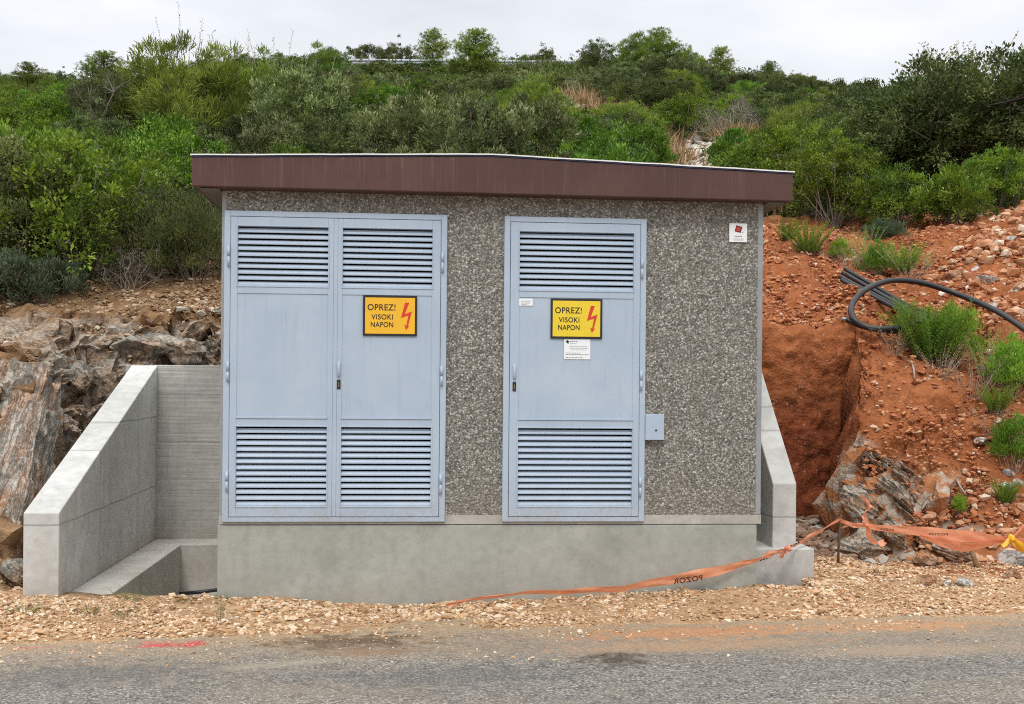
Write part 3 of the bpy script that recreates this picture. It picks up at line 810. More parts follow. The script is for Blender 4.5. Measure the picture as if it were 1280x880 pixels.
l1, _ = leaf(.048, .800, .050, .040, 'door')
l2, _ = leaf(.832, 1.594, .035, .062, 'door')
MB().box(.8005, .8315, YF - .002, .03, ZB + .04, ZB + HD - .045).build('meeting_stile', M['door_paint'], l2, .002)
l3, _ = leaf(2.072 + .048, 3.155 - .048, .068, .050, 'door')
for z in (ZB + .24, ZB + 1.05, ZB + 1.90):
    hinge(.034, z + .02, l1); hinge(1.608, z, l2); hinge(3.155 - .034, z - .02, l3)
lock(.846, ZB + 1.04, l2); lock(2.072 + .083, ZB + 1.035, l3)
p0, p1 = at(805, 550, -.03), at(832, 518, -.03)
bx = MB().box(3.157, p1[0] - .012, -.040, 0, p0[2], p1[2]).build('cable_box', M['door_paint'], kiosk, .003)
MB().tube([(3.238, -.046, p0[2] + .075), (3.238, -.040, p0[2] + .075)], .007, 10).build('screw', M['black_lock'], bx)

# ------------------------------------------------------------------ lettering and signs
def text_mesh(s, size, bold=.0, spacing=1.0):
    cu = bpy.data.curves.new('lettering', 'FONT')
    cu.body = s; cu.size = size; cu.offset = bold; cu.space_character = spacing; cu.align_x = 'LEFT'; cu.fill_mode = 'FRONT'
    o = bpy.data.objects.new('lettering', cu)
    COL.objects.link(o)
    dg = bpy.context.evaluated_depsgraph_get()
    me = bpy.data.meshes.new_from_object(o.evaluated_get(dg))
    bpy.data.objects.remove(o)
    return me
def letter(s, x, z, y, hcap, width, mat, parent, bold=.0, name='lettering'):
    """writes s with its lower left at (x,z), cap height hcap, fitted to width, on the plane Y=y facing the camera"""
    me = text_mesh(s, 1.0, bold, 1.08)
    v = np.empty(len(me.vertices) * 3, np.float32); me.vertices.foreach_get('co', v); v = v.reshape(-1, 3)
    lo, hi = v.min(0), v.max(0)
    n = np.empty_like(v)
    n[:, 0] = x + (v[:, 0] - lo[0]) / (hi[0] - lo[0]) * width
    n[:, 2] = z + (v[:, 1] - lo[1]) / (hi[1] - lo[1]) * hcap
    n[:, 1] = y
    me.vertices.foreach_set('co', n.reshape(-1)); me.update()
    return link(name, me, mat, parent)
def warning_sign(px0, py0, px1, py1, face, label, tilt=0):
    y = YF - .007
    a, b = at(px0, py1, y), at(px1, py0, y)
    x0, z0, x1, z1 = a[0], a[2], b[0], b[2]
    W, H = x1 - x0, z1 - z0
    t = thing('warning_sign', label, 'sign', (x0 + W / 2, y, z0), 'high voltage warning signs')
    MB().box(x0, x1, y - .003, y + .002, z0, z1).build('sign_border', M['sign_black'], t, .001)
    bw = .016
    MB().box(x0 + bw, x1 - bw, y - .0042, y - .0031, z0 + bw, z1 - bw).build('sign_face', face, t)
    yy = y - .0055
    def q(u, v): return x0 + u * W, z0 + v * H
    for s, u0, u1, v0, v1 in (('OPREZ!', .085, .60, .63, .785), ('VISOKI', .155, .555, .405, .535), ('NAPON', .145, .56, .215, .345)):
        xa, za = q(u0, v0); xb, zb = q(u1, v1)
        letter(s, xa, za, yy, zb - za, xb - xa, M['sign_black'], t, .012)
    bolt = [(.776, .828), (.853, .828), (.772, .54), (.905, .615), (.834, .253), (.862, .262), (.800, .150), (.762, .288), (.804, .258), (.838, .515), (.702, .448)]
    bm = bmesh.new(); f = bm.faces.new([bm.verts.new((q(u, v)[0], yy, q(u, v)[1])) for u, v in bolt])
    bm.normal_update(); bmesh.ops.triangulate(bm, faces=[f]); bm.normal_update(); me = bpy.data.meshes.new('arrow'); bm.to_mesh(me); bm.free()
    link('lightning_arrow', me, M['sign_red'], t)
    return t
warning_sign(453.5, 370, 521.5, 419.5, M['sign_orange'], 'orange high voltage warning sign with red bolt on the double door')
warning_sign(688, 374, 753, 423, M['sign_yellow'], 'yellow high voltage warning sign with red bolt on the single door')

def plate(name, px0, py0, px1, py1, y, label, lines, cat='sign'):
    a, b = at(px0, py1, y), at(px1, py0, y)
    x0, z0, x1, z1 = a[0], a[2], b[0], b[2]
    t = thing(name, label, cat, ((x0 + x1) / 2, y, z0))
    MB().box(x0, x1, y - .002, y + .003, z0, z1).build('plate', M['sign_white'], t, .0008)
    for u0, u1, v, h in lines:
        m = MB()
        # short runs of tiny print, word by word
        u = u0
        r = random.Random(int(v * 1000))
        while u < u1:
            wd = r.uniform(.04, .10)
            m.box(x0 + u * (x1 - x0), x0 + min(u + wd, u1) * (x1 - x0), y - .0032, y - .0022, z0 + v * (z1 - z0), z0 + (v + h) * (z1 - z0)); u += wd + .02
        m.build('print', M['print_grey'], t)
    return t, x0, z0, x1, z1
t, x0, z0, x1, z1 = plate('data_plate', 705, 424, 738, 449, YF - .001, 'white data plate with fine grey print under the yellow warning sign',
                          [(.2, .5, .86, .035), (.22, .48, .76, .02), (.2, .9, .62, .018), (.2, .92, .54, .018), (.25, .85, .46, .018), (.06, .6, .3, .022), (.06, .75, .22, .03), (.78, .95, .22, .03), (.06, .72, .07, .03)])
W, H = x1 - x0, z1 - z0
MB().prism([(x0 + W * u, z0 + H * v) for u, v in ((.06, .86), (.12, .95), (.18, .88), (.16, .76), (.11, .80))], 'Y', YF - .0045, YF - .0031).build('emblem', M['sign_black'], t)
plate('small_plate', 648.5, 373.5, 666, 382, YF - .001, 'tiny white plate at the top corner of the single door panel', [(.15, .85, .62, .08), (.15, .8, .35, .08), (.2, .6, .15, .06)])
t, x0, z0, x1, z1 = plate('maker_plate', 911.5, 279.5, 934, 302.5, -.010, 'white plate with tilted dark red square, mounted on the pebbledash under the roof',
                          [(.3, .72, .28, .05), (.22, .8, .16, .025), (.25, .78, .10, .02)])
W, H = x1 - x0, z1 - z0
sq = lambda pts: [(x0 + W * u, z0 + H * v) for u, v in pts]
MB().prism(sq([(.30, .58), (.62, .50), (.73, .81), (.39, .90)]), 'Y', -.0145, -.0121).build('emblem', M['logo_dark'], t)
MB().prism(sq([(.35, .61), (.56, .56), (.65, .78), (.42, .84)]), 'Y', -.0165, -.0146).build('emblem_inner', M['logo_red'], t)
MB().prism(sq([(.70, .49), (.78, .50), (.76, .58)]), 'Y', -.0145, -.0121).build('emblem_mark', M['print_grey'], t)

# ------------------------------------------------------------------ concrete retaining wall round the kiosk
rw = thing('retaining_wall', 'raw concrete retaining wall with sloping wing walls round the kiosk', 'wall', (1.5, 3.4, 0))
XA0, XA1, YA, YB = -1.43, -1.175, 0.0, 3.30
MB().prism([(YA, -.7), (YB - .002, -.7), (YB - .002, 1.795), (YA, .675)], 'X', XA0, XA1).build('wing_wall', M['concrete_wall'], rw, .008, 2)
MB().prism([(.5, -.7), (YB - .002, -.7), (YB - .002, 1.795), (1.5, 1.795), (.5, .855)], 'X', 4.318, 4.515).build('wing_wall', M['concrete_wall'], rw, .008, 2)
MB().box(XA0 - .06, 4.62, YB, YB + .25, -.7, 1.800).build('back_wall', M['concrete_board'], rw, .008, 2)
MB().prism([(XA1 + .002, -.02), (XA1 + .002, YB - .003), (-.02, YB - .003), (-.02, 2.86), (-.845, 2.86), (-.845, -.02)], 'Z', -.7, .045).build('footing', M['concrete_wall'], rw, .008, 2)
MB().box(-.84, -.038, -.02, 2.855, -.72, -.405).build('pit_floor', M['concrete_wall'], rw)
MB().box(4.06, 4.64, .42, 1.6, -.3, .335).build('footing', M['concrete_wall'], rw, .008, 2)

# a length of black hose lying in the pit beside the kiosk
a = at(247, 731, 2.5)
hs = MB().tube(spline([(-.80, 2.60, -.385), (-.62, 2.52, -.36), (-.42, 2.56, -.345), (-.2, 2.66, -.37), (-.08, 2.6, -.38)], 6), .018, 8).build('hose', M['cable_black'])
tag(hs, 'short black hose lying on the floor of the concrete pit', 'hose')

# ------------------------------------------------------------------ rocks
def rock_mesh(name, seed, sx, sy, sz, cuts=14, sub=4, rough=.05, layer=0, chip=.62):
    rg = np.random.default_rng(seed)
    bm = bmesh.new(); bmesh.ops.create_icosphere(bm, subdivisions=sub, radius=1)
    me = bpy.data.meshes.new(name); bm.to_mesh(me); bm.free()
    v = np.empty(len(me.vertices) * 3, np.float32); me.vertices.foreach_get('co', v); v = v.reshape(-1, 3).astype(float)
    for _ in range(cuts):
        n = rg.normal(size=3); n /= np.linalg.norm(n); dd = rg.uniform(chip - .12, chip + .2)
        s = v @ n; v -= np.outer(np.clip(s - dd, 0, None), n)
    if layer:
        q = v[:, 2] * layer; v[:, :2] *= (1 + .10 * (((q - np.floor(q)) > .5) * 1.0 - .5))[:, None]
    nn = fbm(v[:, 0] * 2 + seed, v[:, 1] * 2, v[:, 2] * 2, seed, 4)
    v *= (1 + rough * nn + (rough * 1.3 * blocks(v * 1.9 + seed, seed) if sub > 3 else 0))[:, None]
    v *= np.array([sx, sy, sz])
    me.vertices.foreach_set('co', v.astype(np.float32).reshape(-1)); me.polygons.foreach_set('use_smooth', np.zeros(len(me.polygons), bool)); me.update()
    return me
def rock(name, me, loc, rot, mat, label, cat='rock', group=None, smooth=False):
    if not me.materials: me.materials.append(mat)
    o = bpy.data.objects.new(name, me); COL.objects.link(o); o.location = loc; o.rotation_euler = rot
    return tag(o, label, cat, group)

# leaning slab beyond the ditch at the wing wall
bm = bmesh.new(); bmesh.ops.create_cube(bm, size=1); bmesh.ops.subdivide_edges(bm, edges=bm.edges, cuts=44, use_grid_fill=True)
sv = bpy.data.meshes.new('rock_slab'); bm.to_mesh(sv); bm.free()
v = np.empty(len(sv.vertices) * 3, np.float32); sv.vertices.foreach_get('co', v); v = v.reshape(-1, 3).astype(float)
nrm = np.sign(v) * (np.abs(v) > .499); nrm /= np.linalg.norm(nrm, axis=1, keepdims=True)
v *= np.array([1.5, .5, 2.3]); v[:, 0] += -.14 * (v[:, 2] / 1.15) - .05 * (v[:, 1] + .25)
v += nrm * (blocks(v * np.array([3.0, 3, 1.6]), 71) * .030 + blocks(v * np.array([9., 9, 7]), 75) * .016 + blocks(v * np.array([22., 22, 18]), 79) * .007 + .02 * fbm(v[:, 0] * 2, v[:, 1] * 2, v[:, 2] * 2, 9, 4))[:, None]
sv.vertices.foreach_set('co', v.astype(np.float32).reshape(-1)); sv.update()
rock('rock_slab', sv, (-2.56, 1.72, .74), (R(-38), 0, R(-6)), M['rock_slab'], 'big grey leaning rock slab streaked with orange beside the wing wall', 'rock')
for i, (px, py, Y, s, e_, lb) in enumerate((
        (125, 480, 4.05, (.30, .26, .22), (0, .1, .3), 'broken grey limestone boulder above the sloping top of the wing wall'),
        (100, 470, 3.75, (.16, .2, .17), (.2, .3, .8), 'small dark boulder wedged over the crevice near the leaning slab'),
        (178, 432, 4.15, (.38, .25, .20), (.1, -.1, .1), 'pale grey bedrock lump just above the retaining wall corner'),
        (230, 440, 4.15, (.36, .25, .17), (.1, .05, -.1), 'flat cracked bedrock lump above the back retaining wall'),
        (112, 600, 3.3, (.22, .3, .30), (.2, .3, .8), 'shadowed block in the crevice under the broken limestone boulder'),
        (72, 560, 3.5, (.20, .3, .35), (.3, .1, .4), 'tall shadowed block in the crevice behind the leaning slab'),
        (20, 715, .55, (.14, .16, .10), (.1, .1, .8), 'brown stone at the foot of the leaning rock slab'))):
    p = at(px, py, Y)
    rock('boulder', rock_mesh('boulder', 60 + i, *s, 12, 4, .08), p, e_, M['rock_grey'], lb)
# layered rock face beside the trench on the red bank
for i, (px, py, Y, s, e_, lb) in enumerate((
        (1078, 688, 1.75, (.30, .20, .24), (0, .1, .2), 'grey blocky outcrop at the foot of the red bank behind the steel rod'),
        (1075, 628, 2.05, (.22, .20, .20), (0, .5, .1), 'layered outcrop over the blocky one at the trench mouth'),
        (1125, 625, 2.0, (.30, .18, .10), (0, .72, -.1), 'thin grey rock layer leaning against the red bank'),
        (1118, 668, 1.75, (.20, .18, .12), (.1, .5, .2), 'ragged grey stone under the leaning rock layer'),
        (1190, 690, 1.5, (.26, .16, .13), (0, .3, -.2), 'low grey outcrop under the hanging orange tape'),
        (1155, 700, 1.45, (.15, .14, .10), (.2, .2, .5), 'orange stained stone at the foot of the bank under the tape'))):
    p = at(px, py, Y)
    rock('rock_outcrop', rock_mesh('rock_outcrop', 80 + i, *s, 12, 4, .07, 5 if i != 5 else 0), p, e_, M['rock_layer'] if i != 5 else M['rock_orange'], lb)
rg_ = random.Random(12)
lay = [rock_mesh('rock_layer', 170 + i, .26, .15, .055, 16, 4, .06, 4, .5) for i in range(5)]
for i in range(34):
    u, v = rg_.random(), rg_.random()
    px, py = 1052 + 95 * u + 14 * v, 545 + 135 * v + 32 * u * (1 - v)
    p = ground_hit(px, py); sc = rg_.uniform(.5, 1.15)
    o_ = rock('rock_layer', lay[i % 5], (p[0], p[1] + .05, p[2] + .01), (rg_.uniform(-.25, .25), rg_.uniform(.5, .85), rg_.uniform(-.2, .35)), M['rock_layer'],
              'thin tilted rock layer jutting from the red bank at the trench mouth', 'rock', 'tilted rock layers at the trench mouth')
    o_.scale = (sc, sc, sc * rg_.uniform(.7, 1.3))
# loose stones that stand out
for i, (px, py, r, mt, lb) in enumerate((
        (1234, 356, .19, 'rock_white', 'pale angular boulder low on the rubble heap behind the cable'),
        (1270, 706, .22, 'rock_white', 'large whitish boulder on the verge under the yellow strap'),
        (1263, 722, .09, 'rock_orange', 'orange stone leaning on the whitish verge boulder'),
        (1204, 731, .10, 'rock_white', 'flat cream stone on the verge below the tape'),
        (1183, 732, .075, 'rock_white', 'smaller cream stone on the verge next to the flat one'),
        (1160, 730, .11, 'rock_orange', 'tan flat stone on the verge in front of the outcrop'),
        (1226, 552, .09, 'rock_white', 'grey white stone halfway up the red bank'),
        (1262, 594, .09, 'rock_white', 'rounded white stone on the bank under the green shoot'),
        (1258, 611, .10, 'rock_white', 'broad white stone lying below the rounded white one'),
        (1275, 606, .09, 'rock_white', 'white stone at the outer end of the pale group on the bank'),
        (1262, 303, .12, 'rock_white', 'cream block topmost on the rubble heap'),
        (1232, 322, .08, 'rock_orange', 'orange block on the shoulder of the rubble heap'),
        (1212, 328, .10, 'rock_orange', 'orange brown block at the edge of the rubble heap'),
        (1192, 345, .13, 'rock_orange', 'long tan block at the toe of the rubble heap'),
        (1218, 340, .11, 'rock_white', 'whitish slab on the rubble heap above the tan block'),
        (1178, 338, .11, 'rock_orange', 'flat orange slab beside the loop of cable'),
        (1240, 385, .10, 'rock_white', 'grey white stone below the pale angular boulder'),
        (1272, 365, .07, 'rock_white', 'small white stone on the slope of the rubble heap'))):
    p = ground_hit(px, py)
    rg = random.Random(i)
    rock('stone', rock_mesh('stone', 120 + i, r, r * rg.uniform(.7, .95), r * rg.uniform(.5, .72), 12, 3, .06), (p[0], p[1], p[2] + r * .12), (rg.uniform(-.3, .3), rg.uniform(-.3, .3), rg.uniform(0, 6)), M[mt], lb, 'stone')

# pebbles that nobody could count
_bm = bmesh.new(); bmesh.ops.create_icosphere(_bm, subdivisions=1, radius=1)
_iv = np.array([v.co[:] for v in _bm.verts]); _if = np.array([[v.index for v in f.verts] for f in _bm.faces]); _bm.free()
def scatter(name, pts, rad, mat, seed, flat=.6):
    rg = np.random.default_rng(seed)
    n = len(pts)
    base = []
    for k_ in range(24):
        v = _iv.copy()
        for _ in range(7):
            d_ = rg.normal(size=3); d_ /= np.linalg.norm(d_); s = v @ d_; v -= np.outer(np.clip(s - rg.uniform(.34, .66), 0, None), d_)
        base.append(v * (1.25 + .06 * rg.normal(size=(len(v), 1))))
    base = np.array(base)
    B = base[rg.integers(0, 24, n)] * rad[:, None, None] * np.stack([rg.uniform(.8, 1.3, n), rg.uniform(.7, 1.1, n), rg.uniform(.75, 1.1, n) * flat], 1)[:, None]
    a = rg.uniform(0, 6.28, n); tl = rg.normal(0, .35, n)
    ca, sa, ct, st = np.cos(a), np.sin(a), np.cos(tl), np.sin(tl)
    y2 = B[..., 1] * ct[:, None] - B[..., 2] * st[:, None]; z2 = B[..., 1] * st[:, None] + B[..., 2] * ct[:, None]
    V = np.stack([B[..., 0] * ca[:, None] - y2 * sa[:, None], B[..., 0] * sa[:, None] + y2 * ca[:, None], z2], -1) + np.asarray(pts)[:, None]
    Fc = (_if[None] + (np.arange(n) * len(_iv))[:, None, None]).reshape(-1, 3)
    return link(name, np_mesh(name, V.reshape(-1, 3), Fc), mat)
def cloud(n, x0, x1, y0, y1, seed, ok=None):
    rg = np.random.default_rng(seed); x = rg.uniform(x0, x1, n); y = rg.uniform(y0, y1, n)
    if ok is not None:
        k_ = ok(x, y, rg); x, y = x[k_], y[k_]
    return x, y, height(x, y), rg
# verge
def okv(x, y, rg):
    ed = y - (.096 * x - 1.22)
    inside = (x > -1.45) & (x < 4.1) & (y > -.02) | (x > 4.05) & (x < 4.66) & (y > .4)
    slabz = (x < -1.75) & (y > .3)
    fines = sstep(-.55, .15, fbm(x * 1.3, y * 2.4, 0, 97, 4))
    return (rg.random(len(x)) < sstep(-.22 + .2 * fbm(x * 1.1, y, 0, 99, 3), .3, ed) * (.25 + .65 * fines) + .07 * sstep(-.6, -.1, ed) + .012 * (ed > -1.2)) & ~inside & (ed > -1.6) & ~slabz & (y < 1.55)
x, y, z, rg = cloud(95000, -3.2, 8.4, -1.9, 1.6, 1, okv)
rad = (.0075 + .0155 * rg.random(len(x)) ** 1.7 + (rg.random(len(x)) < .02) * rg.uniform(.004, .022, len(x))) * np.where(y - (.096 * x - 1.22) < .1, .62, 1) * np.clip(1 + .45 * fbm(x * 1.6, y * 2.2, 0, 95, 4), .45, 1.35)
ed = y - (.096 * x - 1.22)
z = np.where(ed < -.05, np.maximum(z, .0), z)
tag(scatter('gravel', np.c_[x, y, z + rad * .2], rad, M['gravel_tan'], 2), 'tan crushed limestone gravel of the road verge', 'gravel', kind='stuff')
# broken rock lying along the cut and at the outcrop
x, y, z, rg = cloud(900, -3.3, .9, 2.4, 4.7, 41, lambda x, y, rg: (np.abs(cut_dist(x, y) - .25) < .38) & (y > 3.5 - .4 * (x < -2)))
rad = .018 + .075 * rg.random(len(x)) ** 2.5
tag(scatter('broken_rock', np.c_[x, y, z + rad * .3], rad, M['gravel_ledge'], 42, .7), 'broken grey brown rock along the cut above the retaining wall', 'rubble', kind='stuff')
x, y, z, rg = cloud(650, 5.3, 7.6, 1.3, 2.1, 43, lambda x, y, rg: (cut_dist(x, y) > -.1) & (rg.random(len(x)) < 1.3 - (y - 1.3) * 1.4))
rad = .016 + .065 * rg.random(len(x)) ** 3
tag(scatter('broken_rock', np.c_[x, y, z + rad * .3], rad, M['gravel_heap'], 44, .7), 'broken rock chips over the outcrop at the foot of the red bank', 'rubble', kind='stuff')
# red bank
def okr(x, y, rg):
    return (cut_dist(x, y) > .14) & (x > 4.7) & (rg.random(len(x)) < .55 + .4 * fbm(x, y, 0, 77, 3))
x, y, z, rg = cloud(110000, 5.0, 10.5, 1.3, 8.4, 3, okr)
rad = .010 + .036 * rg.random(len(x)) ** 5
tag(scatter('soil_crumbs', np.c_[x, y, z + rad * .25], rad, M['gravel_red'], 4), 'red earth crumbs and stone chips over the red bank', 'soil', kind='stuff')
def oku(x, y, rg): return x > 8.05 + .72 * np.maximum(y - 5.2, 0) + .25 * rg.normal(size=len(x))
x, y, z, rg = cloud(6500, 7.6, 11.5, 4.0, 8.0, 5, oku)
rad = .016 + .085 * rg.random(len(x)) ** 4
tag(scatter('rubble_heap', np.c_[x, y, z + rad * .3], rad, M['gravel_heap'], 6, .75), 'heap of orange and cream rubble at the top of the red bank', 'rubble', kind='stuff')
x, y, z, rg = cloud(1700, 4.66, 6.0, 1.5, 4.4, 7, lambda x, y, rg: (cut_dist(x, y) < -.04) & (height(x, y) < .75) & (y < 3.5))
rad = .02 + .07 * rg.random(len(x)) ** 3
tag(scatter('trench_rubble', np.c_[x, y, z + rad * .3], rad, M['gravel_dark'], 8, .7), 'dark broken stone on the trench floor behind the wing wall', 'rubble', kind='stuff')
# west bank
def okl(x, y, rg): return (cut_dist(x, y) > .05) & (y > 2.6)
x, y, z, rg = cloud(26000, -4.8, 1.0, 2.2, 7.6, 9, okl)
rad = .010 + .035 * rg.random(len(x)) ** 5
tag(scatter('soil_stones', np.c_[x, y, z + rad * .25], rad, M['gravel_brown'], 10), 'brown soil crumbs and chips on the slope above the retaining wall', 'soil', kind='stuff')

# ------------------------------------------------------------------ plants
def leaves_mesh(name, C, Dir, L, Wd, tint, rg):
    """one folded leaf per row: C base, Dir pointing along the leaf"""
    n = len(C)
    Dir = Dir / (np.linalg.norm(Dir, axis=1, keepdims=True) + 1e-9)
    r = rg.normal(size=(n, 3)) * .55 + np.array([0, 0, 1.]); S = np.cross(Dir, r); S /= (np.linalg.norm(S, axis=1, keepdims=True) + 1e-9)
    N = np.cross(S, Dir)
    L, Wd = L[:, None], Wd[:, None]
    mid = C + Dir * L * .5 + N * Wd * .15
    V = np.stack([C, mid + S * Wd * .5 , C + Dir * L - N * L * .12, mid - S * Wd * .5], 1).reshape(-1, 3)
    i = np.arange(n)[:, None] * 4
    Fc = np.concatenate([i + np.array([0, 1, 2]), i + np.array([0, 2, 3])])
    me = np_mesh(name, V, Fc)
    at_ = me.attributes.new('tint', 'FLOAT', 'POINT'); at_.data.foreach_set('value', np.repeat(tint, 4).astype(np.float32))
    return me
def unit(v): return v / (np.linalg.norm(v, axis=-1, keepdims=True) + 1e-9)

def bush(seed, rx=1.0, h=1.8, lobes=9, clumps=150, per=90, ll=.05, lw=.022, cr=.15, up=.5, low=.12, flat=1.0, twigs=40, spire=0, open_=0., trunk=0, stem_r=.02, skew=(0, 0), fill=False):
    """returns (leaf mesh, stem mesh) of a shrub about 2*rx wide and h high, foot at the origin"""
    rg = np.random.default_rng(seed)
    # lobes pack the crown
    lc, lr = [], []
    for i in range(lobes):
        a = i * 2.4 + rg.uniform(-.5, .5); rr = math.sqrt((i + .5) / lobes) * rx * .68
        top = h * (1 - .42 * (rr / rx) ** 2) * rg.uniform(.78, 1.04)
        r_ = rx * rg.uniform(.26, .43)
        zc = max(top - r_ * flat, h * low + r_ * .5)
        lc.append((rr * math.cos(a) + skew[0] * zc, rr * math.sin(a) + skew[1] * zc, zc)); lr.append(r_)
        if zc - r_ > h * (low + .15) and (trunk == 0 or fill):                # fill below
            lc.append((rr * 1.15 * math.cos(a + .3), rr * 1.15 * math.sin(a + .3), max(zc * .5, h * low + r_ * .4))); lr.append(r_ * .95)
    lc, lr = np.array(lc), np.array(lr)
    k_ = rg.integers(0, len(lc), clumps)
    dv = unit(rg.normal(size=(clumps, 3)) + np.array([0, 0, .6]))
    cc = lc[k_] + dv * (lr[k_] * rg.uniform(.62, 1.06, clumps))[:, None] * np.array([1, 1, flat])
    cc[:, 2] = np.maximum(cc[:, 2], h * low * .6 + .04)
    keep = rg.random(clumps) > open_ * (vnoise(cc[:, 0] * 2 / rx, cc[:, 1] * 2 / rx, cc[:, 2] * 2 / rx, seed) > .1)
    cc, dv = cc[keep], dv[keep]; clumps = len(cc)
    if spire:
        sp = rg.choice(clumps, spire); tops = cc[sp].copy(); tops[:, 2] += rg.uniform(.15, .5, spire) * h * .4
        cc = np.r_[cc, tops]; dv = np.r_[dv, np.tile([0, 0, 1.], (spire, 1))]; clumps = len(cc)
    ctint = np.clip(.5 + .34 * rg.normal(size=clumps) + .2 * rg.normal(size=len(lc))[rg.integers(0, len(lc), clumps)], 0, 1)
    csz = cr * rg.uniform(.6, 1.35, clumps)
    n = clumps * per
    ki = np.repeat(np.arange(clumps), per)
    off = rg.normal(size=(n, 3)) * np.array([1, 1, .8]); off = unit(off) * (rg.random((n, 1)) ** .5)
    P_ = cc[ki] + off * csz[ki][:, None]
    Dr = off * .8 + dv[ki] * .6 + np.array([0, 0, up]) + rg.normal(size=(n, 3)) * .45
    L = ll * rg.uniform(.65, 1.3, n)
    me = leaves_mesh('crown', P_, Dr, L, lw * L / ll, ctint[ki], rg)
    # stems
    m = MB()
    roots = []
    if trunk:
        b0 = Vector((skew[0] * .2, skew[1] * .2, h * .02)); fork = Vector((skew[0] * trunk, skew[1] * trunk, trunk))
        m.tube([(0, 0, -.25), b0.lerp(fork, .5) + Vector((.05 * rx, -.03 * rx, 0)), fork], [stem_r * 1.35, stem_r * 1.05, stem_r * .9], 8); roots = [fork]
    for i in range(len(lc)):
        a = rg.uniform(0, 6.28); s = roots[0] if roots else Vector((.12 * rx * math.cos(a), .12 * rx * math.sin(a), -.12))
        e_ = Vector(lc[i]); mid = s.lerp(e_, .5) + Vector(rg.normal(size=3) * .07 * rx)
        m.tube([s, mid, e_], [stem_r * .75, stem_r * .5, stem_r * .3], 5, False)
    for i in rg.choice(clumps, min(twigs, clumps), replace=False):
        j = int(np.argmin(np.linalg.norm(lc - cc[i], axis=1))); s = Vector(lc[j]); e_ = Vector(cc[i] + dv[i] * csz[i] * .4)
        m.tube([s, s.lerp(e_, .55) + Vector(rg.normal(size=3) * .04 * rx), e_], [stem_r * .32, stem_r * .22, stem_r * .1], 4, False)
    sm = bpy.data.meshes.new('stems'); m.bm.to_mesh(sm); m.bm.free()
    return me, sm

def pine(seed, h=4.0, rx=1.1, whorls=15, ll=.15, open_top=True, start=.10):
    """young pine: tapered trunk, whorls of rising branches with needle tufts"""
    rg = np.random.default_rng(seed); m = MB()
    lean = rg.normal(size=2) * .03
    m.tube([(0, 0, -.2), (lean[0] * h * .5, lean[1] * h * .5, h * .5), (lean[0] * h, lean[1] * h, h)], [.022 * h, .014 * h, .004 * h], 7)
    C, Dn, T = [], [], []
    for i in range(whorls):
        f = start + (1 - start) * i / whorls + rg.uniform(-.02, .02)
        ln = rx * (1 - f) ** .75 * rg.uniform(.75, 1.15) + .08 * rx
        if f < .4: ln *= .6 + f
        for j in range(rg.integers(4, 7)):
            a = rg.uniform(0, 6.28); base = Vector((lean[0] * f * h, lean[1] * f * h, f * h))
            tip = base + Vector((math.cos(a) * ln, math.sin(a) * ln, ln * rg.uniform(.25, .7)))
            mid = base.lerp(tip, .55) - Vector((0, 0, ln * .08))
            m.tube([base, mid, tip], [.006 * h, .004 * h, .0015 * h], 4, False)
            tt = rg.uniform(.2, 1)
            for q in np.linspace(.3, 1.0, max(3, int(ln / .14))):
                p = base.lerp(mid, q / .55) if q < .55 else mid.lerp(tip, (q - .55) / .45)
                for s_ in range(2):
                    C.append(np.array(p) + rg.normal(size=3) * .07 * (rx + .2)); Dn.append(unit(np.array(tip - base)) * .6 + np.array([0, 0, .6])); T.append(tt * .6 + .4 * rg.random())
    C.append(np.array([lean[0] * h, lean[1] * h, h])); Dn.append(np.array([0, 0, 1.2])); T.append(.8)
    C, Dn, T = np.array(C), np.array(Dn), np.array(T)
    per = 16; ki = np.repeat(np.arange(len(C)), per); n = len(ki)
    Dr = Dn[ki] + rg.normal(size=(n, 3)) * .75
    P_ = C[ki] + rg.normal(size=(n, 3)) * .035
    L = ll * rg.uniform(.6, 1.2, n)
    me = leaves_mesh('crown', P_, Dr, L, np.full(n, ll * .16), T[ki], rg)
    sm = bpy.data.meshes.new('stems'); m.bm.to_mesh(sm); m.bm.free()
    return me, sm

def wands(seed, n=16, h=1.4, spread=.5, leaf=.045, lw=.014, gap=.05, r=.006, lean=.35, per=1):
    """upright shoots, each with leaves up its length"""
    rg = np.random.default_rng(seed); m = MB(); C, Dn, T, S = [], [], [], []
    for i in range(n):
        a = rg.uniform(0, 6.28); d_ = rg.random() ** .5 * spread
        b = Vector((math.cos(a) * d_ * .35, math.sin(a) * d_ * .35, -.05)); hh = h * rg.uniform(.6, 1.08)
        tip = Vector((math.cos(a) * d_ * (1 + lean), math.sin(a) * d_ * (1 + lean), hh)) + Vector((*(rg.normal(size=2) * .05 * h), 0))
        mid = b.lerp(tip, .5) + Vector((-math.cos(a) * .04, -math.sin(a) * .04, .04)) * h
        m.tube([b, mid, tip], [r, r * .75, r * .25], 4, False)
        tt = rg.random()
        if leaf:
            for q in np.arange(.18, 1.0, gap / hh):
                p = b.lerp(mid, q * 2) if q < .5 else mid.lerp(tip, q * 2 - 1)
                for _ in range(per):
                    aa = rg.uniform(0, 6.28); C.append(np.array(p)); Dn.append((math.cos(aa), math.sin(aa), .75 + rg.normal() * .2)); T.append(np.clip(tt * .5 + q * .4 + rg.normal() * .1, 0, 1)); S.append(rg.uniform(.7, 1.2) * (1.15 - .45 * q))
    sm = bpy.data.meshes.new('stems'); m.bm.to_mesh(sm); m.bm.free()
    if not leaf: return None, sm
    S = np.array(S)
    return leaves_mesh('leaves', np.array(C), np.array(Dn), leaf * S, lw * S, np.array(T), rg), sm

